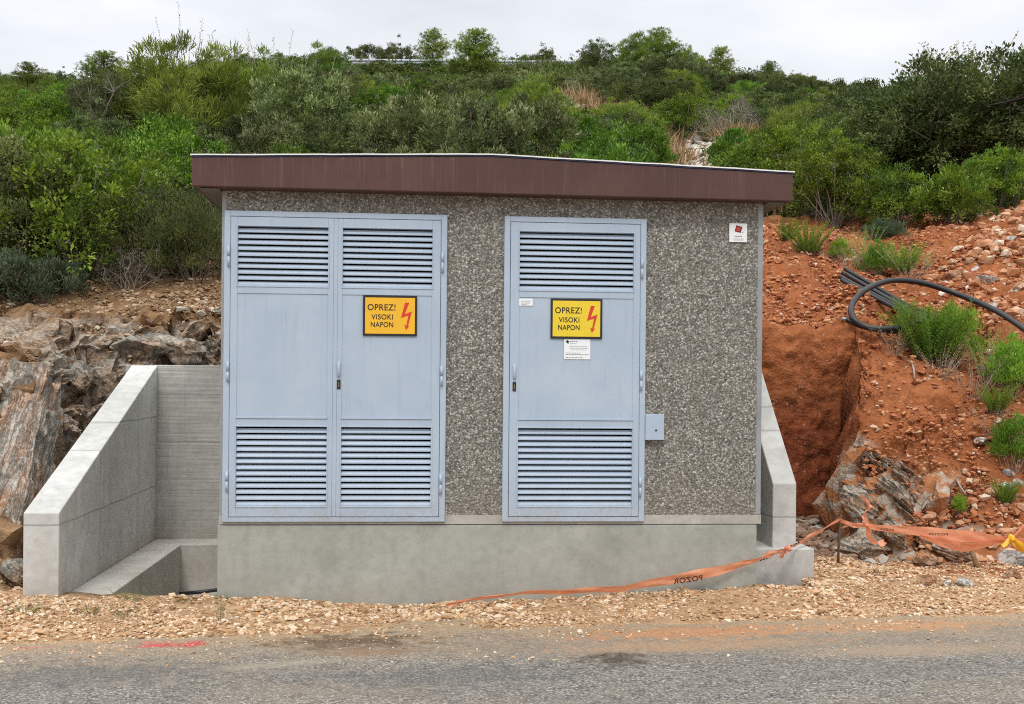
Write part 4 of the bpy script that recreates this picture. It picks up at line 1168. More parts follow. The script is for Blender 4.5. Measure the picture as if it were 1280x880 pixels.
def stand(crown, stems, lm, bm_):
    crown.materials.append(M[lm]); stems.materials.append(M[bm_]); return crown, stems
def plant(name, pair, loc, label, cat, group=None, scale=1, rz=0, parts=True, sz=None, names=('crown', 'stems')):
    """a plant with its own foot, foliage and wood; parts=False for those a few pixels wide"""
    sc = (scale, scale, sz or scale)
    if parts:
        t = bpy.data.objects.new(name, None); t.empty_display_size = .2
    else:
        t = bpy.data.objects.new(name, pair[0])
    COL.objects.link(t); t.location = loc; t.rotation_euler = (0, 0, rz); t.scale = sc
    tag(t, label, cat, group)
    if parts:
        for nm, me in zip(names, pair):
            if me is None: continue
            o_ = bpy.data.objects.new(nm, me); COL.objects.link(o_); o_.parent = t
    return t

SP = {}
SP['mastic'] = [stand(*bush(200 + i, 1.05, 1.7, 15, 230, 76, .056, .028, .125, .55, .06, twigs=60), 'leaf_mastic', 'bark_pale') for i in range(3)]
SP['arbutus'] = [stand(*bush(220 + i, 1.0, 1.6, 13, 190, 56, .088, .034, .14, .9, .05, twigs=40), 'leaf_arbutus', 'bark') for i in range(2)]
SP['olive'] = [stand(*bush(240 + i, 1.0, 1.9, 14, 240, 54, .078, .026, .115, .7, .10, twigs=120, spire=26, open_=.35, stem_r=.020), 'leaf_olive', 'bark') for i in range(3)]
SP['oak'] = [stand(*bush(260 + i, 1.1, 2.0, 15, 230, 80, .052, .028, .135, .45, .05, twigs=60), 'leaf_oak', 'bark') for i in range(2)]
SP['pine'] = [stand(*bush(280 + i, 1.1, 1.7, 15, 240, 70, .10, .013, .13, .8, .05, twigs=60, spire=22), 'leaf_pine', 'bark') for i in range(2)]
SP['heather'] = [stand(*bush(300 + i, .9, 1.15, 10, 210, 74, .045, .012, .13, 1.3, .02, twigs=60, spire=30), 'leaf_heather', 'bark') for i in range(2)]
SP['dry'] = [stand(*bush(320, .8, .95, 8, 110, 34, .045, .010, .15, .5, .05, twigs=110, open_=.4), 'leaf_dry', 'dead_twig')]
SP['sapling'] = [stand(*pine(340 + i, 3.4, 1.5), 'leaf_pine', 'bark') for i in range(3)]
SP['juniper'] = [stand(*bush(360, .9, .75, 14, 210, 40, .075, .020, .10, .9, 0, flat=.7, twigs=60, spire=30, open_=.4), 'leaf_blue', 'bark')]
NAMES = {'mastic': ('mastic_shrub', 'rounded leafy mid-green shrub', 'shrub'), 'arbutus': ('strawberry_tree_shrub', 'bright fresh-green broad-leaved shrub', 'shrub'),
         'olive': ('wild_olive_shrub', 'twiggy grey-green olive shrub', 'shrub'), 'oak': ('holm_oak_shrub', 'dense dark green oak shrub', 'shrub'),
         'pine': ('pine_shrub', 'low yellow-green needled pine shrub', 'shrub'), 'heather': ('heather_shrub', 'low brownish-green upright heath shrub', 'shrub'),
         'dry': ('dry_shrub', 'bare grey-brown dry shrub', 'shrub'), 'sapling': ('pine_tree', 'young open pine with pointed crown', 'tree'), 'juniper': ('juniper_shrub', 'low blue-green juniper mat', 'shrub')}

taken = []
def put(kind, var, X, Y, size, label, sz=None, rz=None, dz=-.05, r=None, group=None, parts=True):
    """hand-placed plant; size multiplies the stock plant"""
    taken.append((X, Y, r if r is not None else size * .9))
    nm, _, cat = NAMES[kind]
    return plant(nm, SP[kind][var % len(SP[kind])], (X, Y, hz(X, Y) + dz), label, cat, group, size, rz if rz is not None else (X * 7 + Y * 3) % 6.28, parts, sz)
def putpx(kind, var, px, py, Y, size, label, **kw):
    """foot on the slope at depth Y, in the direction px"""
    X = at(px, py, Y)[0]
    return put(kind, var, X, Y, size, label, **kw)

# big holm oak over the red bank
oak_pair = stand(*bush(400, 2.6, 2.75, 22, 1050, 74, .078, .038, .23, .55, .10, twigs=160, spire=20, open_=.15, trunk=.5, stem_r=.05, skew=(-.06, -.05), fill=True), 'leaf_oak', 'bark_dark')
X = at(1222, 255, 10.6)[0]
plant('holm_oak_tree', oak_pair, (X, 10.6, hz(X, 10.6) - .05), 'large dark spreading oak with forked trunk above the rubble heap', 'tree', rz=.7, sz=.9, names=('crown', 'trunk'))
taken.append((X, 10.6, 2.0))
t = plant('bare_top_shoots', wands(402, 44, .75, 1.5, .085, .045, .05, .007, -.15, 2), (X - .45, 10.9, hz(X, 10.9) + 3.25), 'x', 'x')
for c_, n_ in zip(list(t.children), ('top_shoots', 'top_twigs')):
    c_.data.materials.append(M['leaf_pale' if n_ == 'top_shoots' else 'dead_twig'])
oak_root = bpy.data.objects['holm_oak_tree']
# shoots belong to the oak: re-hang them under it
for c_, n_ in zip(list(t.children), ('top_shoots', 'top_twigs')):
    c_.parent = oak_root; c_.name = n_
    v = Matrix.Rotation(-.7, 4, 'Z') @ Vector((-.1, .2, 2.15)); c_.location = v
bpy.data.objects.remove(t)

# plants in front of the oak and along the top of the red bank
for a in (('mastic', 0, 1040, 295, 8.6, .80, 'bright leafy shrub at the top of the red bank nearest the kiosk roof'),
          ('mastic', 1, 1120, 312, 8.0, .62, 'leafy shrub in front of the dark oak above the loop of cable'),
          ('arbutus', 1, 1190, 325, 7.3, .60, 'bright green shrub between the oak trunk and the rubble heap'),
          ('mastic', 2, 1255, 300, 7.7, .66, 'leafy shrub behind the topmost cream block of the rubble heap'),
          ('mastic', 0, 1000, 255, 9.8, .95, 'leafy shrub behind the end of the brown roof'),
          ('oak', 1, 1090, 250, 11.6, 1.05, 'dark shrub filling the gap beside the big oak'),
          ('juniper', 0, 1105, 320, 7.0, .42, 'low blue-green mat at the edge of the red soil'),
          # above the roof
          ('olive', 0, 590, 190, 9.6, 1.15, 'tall twiggy grey-green olive shrub over the middle of the roof'),
          ('olive', 1, 505, 190, 10.2, 1.05, 'grey-green olive shrub over the double door side of the roof'),
          ('olive', 2, 660, 190, 10.6, 1.0, 'grey-green olive shrub leaning behind the bright glossy one'),
          ('arbutus', 0, 700, 195, 8.6, .78, 'bright glossy shrub just above the brown roof beside the stony path'),
          ('arbutus', 1, 765, 200, 9.0, .78, 'bright glossy shrub nearest the stony path above the roof'),
          ('arbutus', 0, 430, 190, 8.4, .70, 'fresh green shrub with reddish leaves along the roof edge'),
          ('mastic', 1, 355, 190, 9.2, .85, 'mid-green shrub above the lifting loop of the roof'),
          ('heather', 0, 290, 190, 9.0, .95, 'low brownish shrub at the near corner of the roof'),
          ('pine', 0, 668, 130, 24.0, 1.15, 'bright yellow-green pine bush below the guardrail'),
          ('olive', 2, 375, 150, 17.0, 1.3, 'grey-green olive shrub halfway up the slope under the bare twigs'),
          ('mastic', 2, 850, 178, 21.0, .85, 'round green shrub alone beside the stony path'),
          ('dry', 0, 915, 185, 19.0, 1.2, 'greyish dead shrub past the stony path'),
          # hillside over the concrete wing wall
          ('mastic', 0, 108, 372, 6.95, 1.22, 'large rounded shrub with bare pale branches at the slope foot above the wing wall'),
          ('heather', 1, 238, 350, 6.7, 1.15, 'olive green shrub against the kiosk wall at the foot of the slope'),
          ('heather', 0, 180, 350, 6.9, .95, 'brownish upright shrub between the rounded one and the kiosk'),
          ('oak', 0, 10, 380, 6.7, 1.0, 'dark shrub behind the blue-green juniper mat'),
          ('juniper', 0, 20, 385, 5.6, .85, 'blue-green juniper spreading over the soil edge above the leaning slab'),
          ('juniper', 0, 70, 378, 6.0, .55, 'small blue-green juniper at the foot of the rounded shrub'),
          ('dry', 0, 160, 358, 6.35, .62, 'faded grey shrub on the soil edge above the retaining wall'),
          ('mastic', 1, 205, 250, 9.6, 1.05, 'leafy shrub behind the olive green one beside the roof corner'),
          ('arbutus', 1, 60, 260, 10.0, 1.0, 'bright leafy shrub up behind the large rounded one'),
          ('pine', 1, 232, 140, 17.5, 1.65, 'broad needled shrub under the tall bare sprays'),
          ('pine', 0, 330, 140, 20.0, 1.5, 'needled shrub under the row of bare twigs'),
          ('mastic', 0, 75, 165, 14.5, .75, 'small rounded shrub in front of the little tree')):
    putpx(a[0], a[1], a[2], a[3], a[4], a[5], a[6])

# little tree with a visible trunk
lt = stand(*bush(420, .95, 2.2, 10, 190, 60, .055, .02, .15, .6, .45, twigs=90, trunk=.75, stem_r=.05, open_=.3), 'leaf_olive', 'bark_pale')
X = at(124, 160, 17)[0]; plant('small_tree', lt, (X, 17, hz(X, 17)), 'small grey-green tree showing its pale trunk on the slope', 'tree', scale=.95, names=('crown', 'trunk')); taken.append((X, 20, 1.2))
# tall bare sprays on the slope
for px, Y, h_, n_, lb, sd in ((237, 18.2, 3.15, 11, 'tall pale spray of bare shoots standing above the needled shrub', 430), (300, 20.2, 3.0, 14, 'sparse bare twigs rising beside the tall pale spray', 431),
                              (345, 20.6, 2.9, 18, 'sparse bare twigs in the middle of the skyline row', 432), (385, 20.4, 2.7, 14, 'sparse bare twigs at the guardrail end of the skyline row', 433)):
    X = at(px, 100, Y)[0]; pr = wands(sd, n_, h_, .95, .10, .032, .055, .009, .15)
    plant('bare_shrub', stand(*pr, 'leaf_pale', 'dead_twig'), (X, Y, hz(X, Y)), lb, 'shrub', names=('leaves', 'stems')); taken.append((X, Y, .4))
# pines and round crowns along the skyline
for i, (px, Y, s, kind, lb) in enumerate((
        (125, 47, .80, 'sapling', 'pointed young pine standing clear on the skyline over the little tree'),
        (35, 44, .62, 'sapling', 'short pine on the skyline at the outer end of the slope'),
        (540, 66.8, .75, 'sapling', 'open flat-topped pine growing at the guardrail'),
        (590, 58, .95, 'sapling', 'open pine in front of the guardrail with sky through its crown'),
        (575, 57, .75, 'pine', 'dark rounded pine bush below the open guardrail pine'),
        (495, 70.5, 1.5, 'olive', 'pale grey rounded tree behind the guardrail'),
        (458, 70.5, 1.45, 'oak', 'dark rounded tree at the near end of the guardrail'),
        (680, 71, 1.35, 'olive', 'pale rounded tree behind the far part of the guardrail'),
        (655, 71.5, 1.2, 'oak', 'dark tree touching the pale one behind the guardrail'),
        (728, 72, .8, 'oak', 'small dark bush at the far end of the guardrail'),
        (820, 50, .80, 'sapling', 'broad pine highest on the skyline past the guardrail'),
        (800, 49, 1.35, 'pine', 'rounded pine mass at the foot of the highest skyline pine'),
        (858, 49.5, 1.05, 'pine', 'low dark pine mass spreading beside the highest skyline pine'),
        (745, 56, 1.15, 'oak', 'dull green bush where the guardrail disappears'),
        (900, 58, .55, 'sapling', 'small pale pine on the skyline before the dip'),
        (1002, 56, .55, 'sapling', 'dark little pine on the skyline near the oak'),
        (960, 57, .6, 'sapling', 'ragged little pine on the skyline in the dip'),
        (410, 55, 1.35, 'pine', 'yellow-green pine mass beside the start of the guardrail'),
        (370, 52, 1.2, 'mastic', 'tall green shrub on the skyline behind the bare twigs'))):
    putpx(kind, i, px, 90, Y, s * (1.35 if kind == 'sapling' else 1), lb, r=.8, sz=s * (.85 + .1 * (i % 3)) if kind == 'sapling' else None)

# low growth on the verge of the hill road, under the guardrail
rg = np.random.default_rng(91)
for i in range(46):
    px = 425 + i * 7.2 + rg.uniform(-3, 3); Y = rg.uniform(60.5, 65)
    kd = ('heather', 'mastic', 'oak', 'dry', 'heather', 'olive')[int(rg.integers(0, 6))]
    lb = NAMES[kd][1] + ' on the road verge under the guardrail'
    putpx(kd, i, px, 90, Y, rg.uniform(.75, 1.15), lb, r=.3, sz=rg.uniform(.16, .30), group=lb + ', one of many', parts=False)
# all the other shrubs of the hillside
rg = np.random.default_rng(77)
pathp = np.array([(5.6, 9.6), (6.6, 13), (7.9, 17), (8.5, 20), (8.3, 23), (7.9, 25.5), (7.3, 29), (6.9, 33), (6.6, 37)])
def path_d(x, y):
    b = 9
    for p, q in zip(pathp, pathp[1:]):
        t_ = np.clip(np.dot(np.array([x, y]) - p, q - p) / np.dot(q - p, q - p), 0, 1); b = min(b, np.linalg.norm(np.array([x, y]) - p - t_ * (q - p)))
    return b
zone_words = {'w': 'on the hillside above the concrete wing wall', 'm': 'on the slope behind the brown roof', 'e': 'on the slope beyond the stony path', 's': 'high on the hill near the skyline'}
count = 0
for tries in range(9000):
    d_ = 15.5 + 60 * rg.random() ** 1.25
    px = rg.uniform(-110, 1390); Y = d_ - 9
    X = at(px, 200, Y)[0]
    if Y > 69: continue
    if X < 5 and Y < 8.3 or X >= 5 and Y < 10.2: continue
    s = 1.14 + .0115 * Y
    if any((X - a) ** 2 + (Y - b) ** 2 < (.5 * s + .5 * c_) ** 2 if c_ != -1 else False for a, b, c_ in taken): continue
    if path_d(X, Y) < (.85 if Y < 14 else 1.25) + .014 * Y: continue
    nn = vnoise(np.array([X / 7.]), np.array([Y / 9.]), 0, 8)[0] + rg.normal() * .45
    west = px < 300
    if nn < -.72: kd = 'olive'
    elif nn < -.15: kd = 'oak' if not west else 'mastic'
    elif nn < .2: kd = 'mastic'
    elif nn < .45: kd = 'heather'
    elif nn < .72: kd = 'pine'
    elif nn < .95: kd = 'arbutus'
    else: kd = 'dry' if rg.random() < .3 else 'arbutus'
    size = s * rg.uniform(.62, .98) * (1.0 if kd in ('heather', 'dry') else .80)
    z = hz(X, Y)
    # the ridge carries low growth only: what the wind lets stand at that point of the hill
    lim = np.interp(px, [0, 110, 150, 175, 200, 260, 300, 380, 400, 430, 446, 730, 760, 800, 850, 900, 960, 1050, 1100, 1280], [80, 82, 92, 90, 78, 66, 62, 62, 50, 52, 85, 87, 70, 58, 56, 80, 84, 94, 98, 104])
    while size > .25 and proj((X, Y, z + 1.75 * size))[1] < lim: size *= .9
    if size <= .25: continue
    tx, ty = proj((X, Y, z + 1.9 * size))
    if 330 < tx < 900 and ty > 222: continue                        # wholly behind the kiosk
    taken.append((X, Y, s))
    zn = 's' if Y > 48 else 'w' if px < 270 else 'm' if px < 760 else 'e'
    nm, ds, cat = NAMES[kd]
    lb = ds + ' ' + zone_words[zn]
    plant(nm, SP[kd][rg.integers(0, len(SP[kd]))], (X, Y, z - .06), lb, cat, lb + ', one of many', size, rg.uniform(0, 6.28), Y < 26, size * rg.uniform(.75, 1.0) * (1 if Y < 20 else .85))
    count += 1
print('hillside shrubs', count)

# undergrowth between the shrubs
def carpet(name, n, per, spread, ll, lw, mat, seed, okf, xr, yr, up, label, cat, hgt=.25):
    rg = np.random.default_rng(seed)
    x = rg.uniform(*xr, n); y = yr[0] + (yr[1] - yr[0]) * rg.random(n) ** 1.3
    k_ = okf(x, y); x, y = x[k_], y[k_]; n = len(x)
    z = height(x, y); ki = np.repeat(np.arange(n), per); sc = (1 + y / 45)[ki]
    N = len(ki)
    off = rg.normal(size=(N, 3)) * np.array([spread, spread, 0]) * sc[:, None]
    P_ = np.c_[x, y, z][ki] + off; P_[:, 2] += rg.random(N) * hgt * sc * np.exp(-((off[:, 0] ** 2 + off[:, 1] ** 2) / (spread * 1.4 * sc) ** 2)) + off[:, 1] * .3
    Dr = rg.normal(size=(N, 3)) * .5 + np.array([0, 0, up])
    L = ll * rg.uniform(.6, 1.3, N) * sc
    me = leaves_mesh(name, P_, Dr, L, lw / ll * L, np.clip(.5 + .3 * rg.normal(size=n), 0, 1)[ki], rg)
    tag(link(name, me, M[mat]), label, cat, kind='stuff')
inview = lambda x, y: np.abs((x - CAM[0]) - (y - CAM[1]) * .085) < (y - CAM[1]) * .5
pd = lambda x, y: np.array([path_d(a, b) for a, b in zip(x, y)])
carpet('undergrowth', 9000, 26, .30, .085, .030, 'leaf_ground', 500, lambda x, y: inview(x, y) & (np.where(x < 5, y > 7.7, y > 9.4)) & (pd(x, y) > 1.0), (-32, 42), (7.5, 68), .7, 'low green undergrowth covering the ground between the shrubs', 'undergrowth', .35)
carpet('dry_grass', 420, 46, .13, .36, .012, 'leaf_straw', 501, lambda x, y: (pd(x, y) < 1.7) & (pd(x, y) > .5), (4.5, 11), (9.5, 38), 1.5, 'straw coloured dry grass along the stony path', 'grass', .1)
x, y, z, rg = cloud(5200, 4.5, 11, 9.5, 38, 31, lambda x, y, rg: pd(x, y) < .5 + .6 * rg.random(len(x)))
rad = .03 + .17 * rg.random(len(x)) ** 3
tag(scatter('path_stones', np.c_[x, y, z + rad * .3], rad, M['rubble_pale'], 32, .7), 'pale broken stones of the path up the hillside', 'rubble', kind='stuff')

# bright green weeds on the red bank
weed_b = [stand(*bush(560 + i, .5, .95, 9, 130, 26, .075, .017, .10, 1.2, .05, twigs=60, spire=40, open_=.3, stem_r=.010), 'leaf_weed', 'dead_twig') for i in range(2)]
weed_t = [stand(*wands(570, 22, 1.1, .40, .06, .015, .03, .005, .6, 2), 'leaf_weed', 'dead_twig')]
weed = [stand(*wands(520 + i, n_, 1.0, .55, .085, .017, .020, .005, .45, 3), 'leaf_weed', 'bark') for i, n_ in enumerate((64, 52, 40))]
for i, (px, py, s, lb) in enumerate((
        (1165, 455, .60, 'tall feathery bright green weed covering the end of the cable bundle'),
        (1192, 457, .60, 'feathery weed clump in the middle of the red bank beside the tallest one'),
        (1150, 440, .52, 'feathery weed clump leaning over the loop of black cable'),
        (1235, 478, .52, 'feathery weed clump growing under the long cable'),
        (1262, 495, .55, 'outermost feathery weed clump on the red bank'),
        (1245, 515, .26, 'small bright weed at the step in the red bank'),
        (1268, 585, .50, 'leafy green shoot low on the red bank above the white stones'),
        (1010, 318, .40, 'round green weed on the red soil next to the kiosk corner'),
        (1077, 340, .52, 'upright feathery weed behind the cable bundle'),
        (1095, 345, .40, 'shorter upright weed behind the loop of cable'),
        (1128, 342, .36, 'pale sprawling weed above the loop of cable'),
        (1048, 325, .28, 'thin weed on the red soil before the shrubs'),
        (985, 300, .26, 'thin green weed at the kiosk corner under the roof end'),
        (1160, 335, .20, 'tiny weed at the toe of the rubble heap'),
        (1198, 640, .16, 'small green tuft low on the bank near a dry stick'),
        (1255, 628, .22, 'dull green tuft under the white stones'))):
    p = ground_hit(px, py)
    plant('weed', (weed[0], weed_b[0], weed[1], weed_t[0], weed_b[1])[i % 5], (p[0], p[1], p[2] - .02), lb, 'weed', 'weeds on the red bank', s * 1.08, i * 1.3, names=('leaves', 'stems'))
# grass tufts in the gravel
tuft = [stand(*wands(540 + i, 26, .14, .13, .05, .006, .04, .002, .6, 1), 'leaf_grass', 'leaf_grass') for i in range(2)]
for i, (px, py, s, lb) in enumerate(((165, 752, .9, 'green tuft on the gravel below the concrete footing'), (112, 767, .7, 'grass tuft on the gravel in front of the wing wall'), (155, 770, .6, 'smaller grass tuft on the gravel near the footing'),
                                     (30, 768, .9, 'sprawling grass tuft on the gravel at the rock slab side'), (275, 775, 1.3, 'single tall weed on the gravel at the kiosk corner'), (232, 754, .6, 'grass tuft on the gravel before the pit'), (690, 742, .5, 'tiny tuft at the foot of the plinth under the tape'))):
    p = ground_hit(px, py)
    plant('grass_tuft', tuft[i % 2], (p[0], p[1], p[2] - .005), lb, 'grass', 'grass tufts in the gravel', s * (1.0 if i != 4 else .22), i, names=('leaves', 'stems'), sz=s * (1.15 if i == 4 else .8))
dryw = stand(*wands(580, 30, .55, .35, .05, .008, .05, .003, .7, 1), 'leaf_straw', 'dead_twig')
for i, (px, py, lb) in enumerate(((1118, 440, 'straw coloured dead weed at the lip of the bank under the thin cable'), (1175, 470, 'straw coloured dead weed below the tallest feathery weed'), (1215, 492, 'straw coloured dead weed between the feathery clumps'),
                                  (1060, 335, 'straw coloured dead weed behind the open ends of the pipes'), (1030, 320, 'straw coloured dead weed beside the thin weed on the red soil'), (1140, 345, 'straw coloured dead weed at the top of the cable loop'), (1240, 540, 'straw coloured dead weed on the step in the red bank'))):
    p = ground_hit(px, py)
    plant('dead_weed', dryw, (p[0], p[1], p[2] - .02), lb, 'weed', 'dead weeds on the red bank', .55 + .12 * (i % 3), i, names=('leaves', 'stems'))
# dry sticks on the bank
for i, (pts, lb) in enumerate(((((1150, 640), (1165, 618), (1185, 600)), 'pale dry stick leaning on the red bank'), (((1192, 600), (1198, 612), (1205, 622)), 'short dry twig near the leaning stick'),
                               (((990, 306), (1000, 312), (1010, 322)), 'dry grey stick on the red soil by the kiosk corner'), (((1136, 452), (1140, 465), (1141, 478)), 'dry root hanging from the bank under the weeds'))):
    q = [ground_hit(*p) for p in pts]; q = [(a[0], a[1] - .04, a[2] + .03) for a in q]
    tag(MB().tube(spline(q, 4), .010, 5).build('dry_stick', M['dead_twig']), lb, 'stick')

# ------------------------------------------------------------------ guardrail at the top of the hill
YG = 66.0
gl = at(160, 84, YG); gr = at(735, 79, YG)
gt = thing('guardrail', 'galvanised road guardrail along the top of the hill', 'guardrail', (gl[0], YG, hz(gl[0], YG)))
xs = np.linspace(at(130, 84, YG)[0], at(740, 80, YG)[0], 24)
zg = lambda x: np.interp(x, [gl[0], at(440, 78, YG)[0], gr[0]], [at(160, 88, YG)[2], at(440, 77, YG)[2], at(730, 79.5, YG)[2]])
prof = [(-.16, 0), (-.12, -.04), (-.06, -.05), (0, .0), (.06, -.05), (.12, -.04), (.16, 0), (.12, .02), (0, .03), (-.12, .02)]
m = MB(); rings = []
for x in xs:
    rings.append([m.bm.verts.new((x, YG + b, zg(x) + a * 1.15)) for a, b in prof])
for a, b in zip(rings, rings[1:]):
    for i in range(len(prof)): m.bm.faces.new((a[i], a[(i + 1) % len(prof)], b[(i + 1) % len(prof)], b[i]))
m.build('rail', M['galvanised'], gt)
for x in xs[::2]:
    MB().box(x - .05, x + .05, YG + .06, YG + .16, hz(x, YG) - .3, zg(x) + .12).build('post', M['galvanised'], gt)

# ------------------------------------------------------------------ cables on the bank
def onb(px, py, lift): p = ground_hit(px, py); return np.array([p[0], p[1] - .06, max(p[2], hz(p[0], p[1] + .08) - .02, hz(p[0], p[1] - .1)) + lift])
_g = np.array([ground_hit(*q) for q in ((1085, 400), (1110, 352), (1150, 356), (1200, 372), (1120, 408), (1150, 400), (1240, 400))])
_c = np.linalg.lstsq(np.c_[np.ones(len(_g)), _g[:, :2]], _g[:, 2], rcond=None)[0]
def onb2(px, py, lift):
    r = ray(px, py); t = (_c[0] + lift + _c[1] * CAM[0] + _c[2] * CAM[1] - CAM[2]) / (r[2] - _c[1] * r[0] - _c[2] * r[1])
    tg = (ground_hit(px, py)[1] - CAM[1]) / r[1] - .12          # never under a clod
    return CAM + r * min(t, tg)
pts = [onb2(1300, 424, .12), onb2(1240, 386, .14), onb2(1195, 367, .13), onb2(1150, 353, .12), onb2(1112, 351, .11), onb2(1082, 362, .10), onb2(1066, 379, .09), onb2(1065, 395, .08), onb2(1076, 406, .07), onb2(1098, 411, .07), onb2(1125, 409, .07), onb2(1150, 402, .06), onb2(1175, 405, .05)]
lp_ = thing('cable_loop', 'thick black cable looped over the red bank', 'cable', tuple(pts[6]))
px_ = np.array(spline([(q[0], q[1], 0) for q in ((1470, 560), (1440, 540), (1390, 500), (1340, 456), (1300, 426), (1270, 404), (1240, 386), (1195, 367), (1150, 353), (1112, 351), (1082, 362), (1066, 379), (1065, 395), (1076, 406), (1098, 411), (1125, 409), (1150, 402), (1175, 405))], 6))[:, :2]
P3 = np.array([onb2(a, b, .12 - .06 * min(1, i / 74)) for i, (a, b) in enumerate(px_)])
dd = np.linalg.norm(P3 - CAM, axis=1); w_ = 9
dm = np.array([dd[max(0, i - w_):i + w_ + 1].min() for i in range(len(dd))]); dm = np.array([dm[max(0, i - w_):i + w_ + 1].mean() for i in range(len(dm))]) - .01
P3 = CAM + (P3 - CAM) * (dm / dd)[:, None]
MB().tube(P3, .034, 10).build('cable', M['cable_black'], lp_)
pts2 = [onb2(1058, 399, .05), onb2(1075, 408, .05), onb2(1097, 413, .05), onb2(1118, 415, .05), onb2(1136, 412, .04)]
c2 = MB().tube(spline(pts2, 8), .020, 8).build('thin_cable', M['cable_black'], lp_)
MB().tube([pts2[0] - np.array([.05, 0, -.008]), pts2[0]], .017, 8).build('cable_end', M['galvanised'], lp_)
s3 = spline(pts2, 8)
for i_ in (16, 19, 22): MB().tube([s3[i_], s3[i_] + (s3[i_ + 1] - s3[i_]) * .35], .0215, 8).build('cable_print', M['cable_print'], lp_)
bd = thing('pipe_bundle', 'bundle of straight black plastic pipes lying behind the cable loop', 'pipes', tuple(onb(1050, 342, .05)))
for i, (dx, dy) in enumerate(((0, 0), (-3, 5), (3, -5), (-1, 9), (5, 2))):
    q = [onb2(1053 + dx, 341 + dy, .07 + .012 * (i % 3)), onb2(1100 + dx * .5, 367 + dy * .9, .07), onb2(1140, 388 + dy * .8, .06), onb2(1180 + dx, 402 + dy * .7, .05)]
    MB().tube(spline(q, 6), .027, 8).build('pipe', M['cable_black'], bd)
    e_ = (q[0] - q[1]); e_ /= np.linalg.norm(e_)
    MB().tube([q[0] + e_ * .0005, q[0] + e_ * .004], .021, 8).build('pipe_mouth', M['print_grey'], bd)
pp = [onb(1232, 462, .04), onb(1252, 478, .04), onb(1285, 493, .05)]
tag(MB().tube(spline(pp, 6), .028, 8).build('cable_tail', M['cable_black']), 'black cable end running under the outermost weeds', 'cable')

# ------------------------------------------------------------------ orange barrier tape and its supports
def ribbon(name, pts, mat, parent, seed=0, n=9, crumple=.006):
    """pts: (position, width, angle) – angle 0 hangs upright, 1.57 lies flat"""
    rg = np.random.default_rng(seed)
    Q = spline([np.r_[p, w_, a] for p, w_, a in pts], n)
    V, K = [], 5
    for i, q in enumerate(Q):
        t = Q[min(i + 1, len(Q) - 1)][:3] - Q[max(i - 1, 0)][:3]; t /= np.linalg.norm(t)
        s = np.cross(t, [0, 0, 1.]); s /= np.linalg.norm(s) + 1e-9; u = np.cross(s, t)
        wv = u * math.cos(q[4]) + s * math.sin(q[4]); nv = np.cross(t, wv)
        for k_ in range(K):
            f = k_ / (K - 1) - .5
            V.append(q[:3] + wv * q[3] * f + nv * (crumple * math.sin(i * .55 + k_ * 1.5 + seed) + crumple * .9 * math.sin(i * .23 + k_ * 2.3 + seed * 2) + crumple * .12 * rg.normal()))
    V = np.array(V); i = (np.arange(len(Q) - 1)[:, None] * K + np.arange(K - 1)[None]).reshape(-1)
    return link(name, np_mesh(name, V, np.stack([i, i + 1, i + K + 1, i + K], 1)), mat, parent, True), Q
PR = at(1050, 646, 1.25); pf = at(1047, 722, 1.25)
rod = tag(MB().tube([(pf[0], 1.25, -.1), (pf[0] + .008, 1.25, .3), (PR[0] + .012, 1.25, PR[2] + .02)], .012, 8).build('steel_rod', M['rusty_steel']), 'thin rusty steel rod holding the orange tape by the trench', 'rod')
tp = thing('barrier_tape', 'sagging orange barrier tape with black lettering tied from plinth to roadside', 'tape', tuple(PR))
A = lambda px, py, Y: at(px, py, Y)
ribbon('tape_span', [(A(552, 757, -.16), .02, .6), (A(600, 748, -.20), .035, .7), (A(660, 741, -.20), .045, .75), (A(720, 739, -.2), .055, .8), (A(780, 735, -.18), .062, .5), (A(830, 726, -.15), .072, .3), (A(880, 717, -.10), .075, .2),
                       (A(925, 706, -.05), .055, .3), (A(950, 698, -.07), .034, .5), (A(962, 694, .02), .034, .5), (A(975, 689, .16), .036, .3), (A(992, 682, .33), .034, .8), (A(1010, 672, .6), .035, .4), (A(1030, 661, .95), .04, .4), (PR + np.array([0, -.02, -.01]), .035, .2)], M['tape_orange'], tp, 1)
ribbon('tape_span', [(PR + np.array([0, -.02, -.03]), .035, .3), (A(1065, 656, 1.22), .045, .3), (A(1083, 657, 1.2), .04, .3), (A(1110, 661, 1.18), .065, .2), (A(1150, 664, 1.15), .085, .15), (A(1190, 669, 1.12), .10, .2), (A(1225, 672, 1.1), .10, .3), (A(1250, 673, 1.1), .05, .5), (A(1266, 672, 1.1), .02, .5)], M['tape_orange'], tp, 2)
ribbon('tape_span', [(A(1150, 670, 1.16), .03, .2), (A(1180, 678, 1.12), .09, .5), (A(1205, 684, 1.1), .11, .6), (A(1235, 680, 1.1), .08, .6), (A(1264, 674, 1.1), .02, .5)], M['tape_orange'], tp, 3)
for i, pts in enumerate(([(1084, 656, .02), (1080, 643, .05), (1087, 634, .055), (1083, 626, .04), (1077, 619, .035)], [(1084, 658, .02), (1086, 668, .05), (1091, 677, .08), (1099, 680, .10), (1106, 677, .05)],
                         [(1266, 672, .02), (1273, 665, .06), (1279, 658, .10), (1290, 652, .10)], [(1266, 673, .02), (1275, 677, .08), (1290, 682, .12)],
                         [(982, 688, .03), (979, 692, .07), (975, 697, .05)], [(970, 690, .03), (960, 693, .05), (953, 696, .02)])):
    Y0 = .24 if i > 3 else 1.17 if i < 2 else 1.08
    ribbon('tape_tail', [(A(px, py, Y0 + .015 * j), w_, .35 + .5 * j) for j, (px, py, w_) in enumerate(pts)], M['tape_orange'], tp, 10 + i, 6, .008)
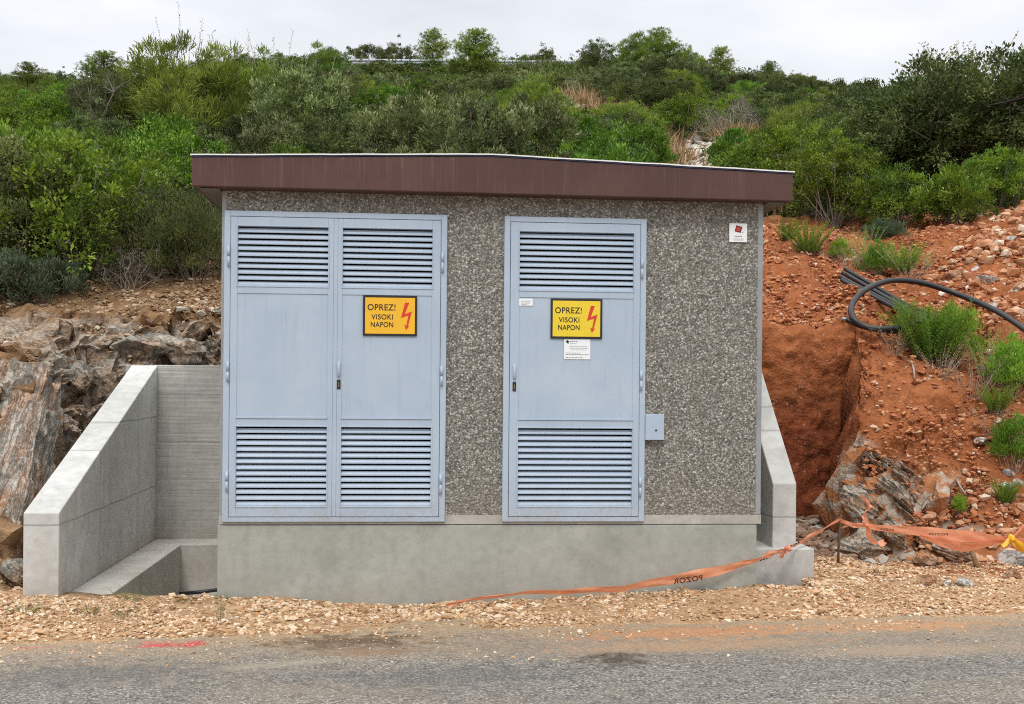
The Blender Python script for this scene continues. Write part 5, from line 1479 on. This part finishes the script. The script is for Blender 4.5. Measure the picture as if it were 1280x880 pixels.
for px, py, Y0, r in ((1084, 657, 1.165, .022), (985, 686, .24, .03)):
    p = A(px, py, Y0); link('knot', rock_mesh('knot', 9, r, r, r, 6, 3, .2), M['tape_orange'], tp).location = Vector(p) - Vector(tp.location)
# lettering: the tape is seen from behind, so the word reads backwards
def tape_text(s, pa, pb, hh, parent, mirror=False):
    me = text_mesh(s, 1.0, .02, 1.05)
    v = np.empty(len(me.vertices) * 3, np.float32); me.vertices.foreach_get('co', v); v = v.reshape(-1, 3)
    lo, hi = v.min(0), v.max(0); u = (v[:, 0] - lo[0]) / (hi[0] - lo[0]); w_ = (v[:, 1] - lo[1]) / (hi[1] - lo[1]) - .5
    if mirror: u = 1 - u
    q = np.asarray(pa)[None] * (1 - u)[:, None] + np.asarray(pb)[None] * u[:, None] + np.array([0, 0, 1.]) * (w_ * hh)[:, None]
    me.vertices.foreach_set('co', q.astype(np.float32).reshape(-1)); me.update()
    link('lettering', me, M['sign_black'], parent)
tape_text('POZOR', A(842, 727, -.165), A(878, 722, -.14), .040, tp, True)
tape_text('POZOR', A(1100, 661, 1.15), A(1117, 663, 1.15), .022, tp, True)
tape_text('POZOR', A(1160, 667.5, 1.085), A(1185, 668, 1.085), .020, tp, True)
for a, b in (((945, 700.5), (962, 696)), ((984, 683), (998, 677))):
    m = MB(); pa, pb = A(*a, .05 if a[0] < 960 else .33), A(*b, .1 if a[0] < 960 else .4)
    for f in np.linspace(0, .85, 5):
        q0 = pa + (pb - pa) * f; q1 = pa + (pb - pa) * (f + .11); m.tube([q0 - np.array([0, .03, 0]), q1 - np.array([0, .03, 0])], .006, 5)
    m.build('lettering', M['sign_black'], tp)
p = A(1264, 672, 1.08)
yl = thing('yellow_strap', 'yellow plastic strap knotted to the end of the orange tape', 'strap', tuple(p))
link('knot', rock_mesh('knot', 19, .035, .03, .035, 6, 3, .2), M['yellow_plastic'], yl).location = (0, 0, 0)
ribbon('strap_end', [(p, .03, .2), (A(1258, 679, 1.06), .04, .6), (A(1253, 683, 1.05), .03, 1)], M['yellow_plastic'], yl, 31, 6)
ribbon('strap_end', [(p, .03, .2), (A(1272, 680, 1.06), .07, .4), (A(1284, 688, 1.05), .09, .6), (A(1300, 692, 1.05), .09, .6)], M['yellow_plastic'], yl, 32, 6)
a, b = A(1224, 716, 1.2), A(1213, 684, 1.2)
tag(MB().tube([a, a + (b - a) * .5, b], [.022, .024, .020], 6).build('wooden_stake', M['raw_wood']), 'short leaning wooden stake under the orange tape', 'stake')
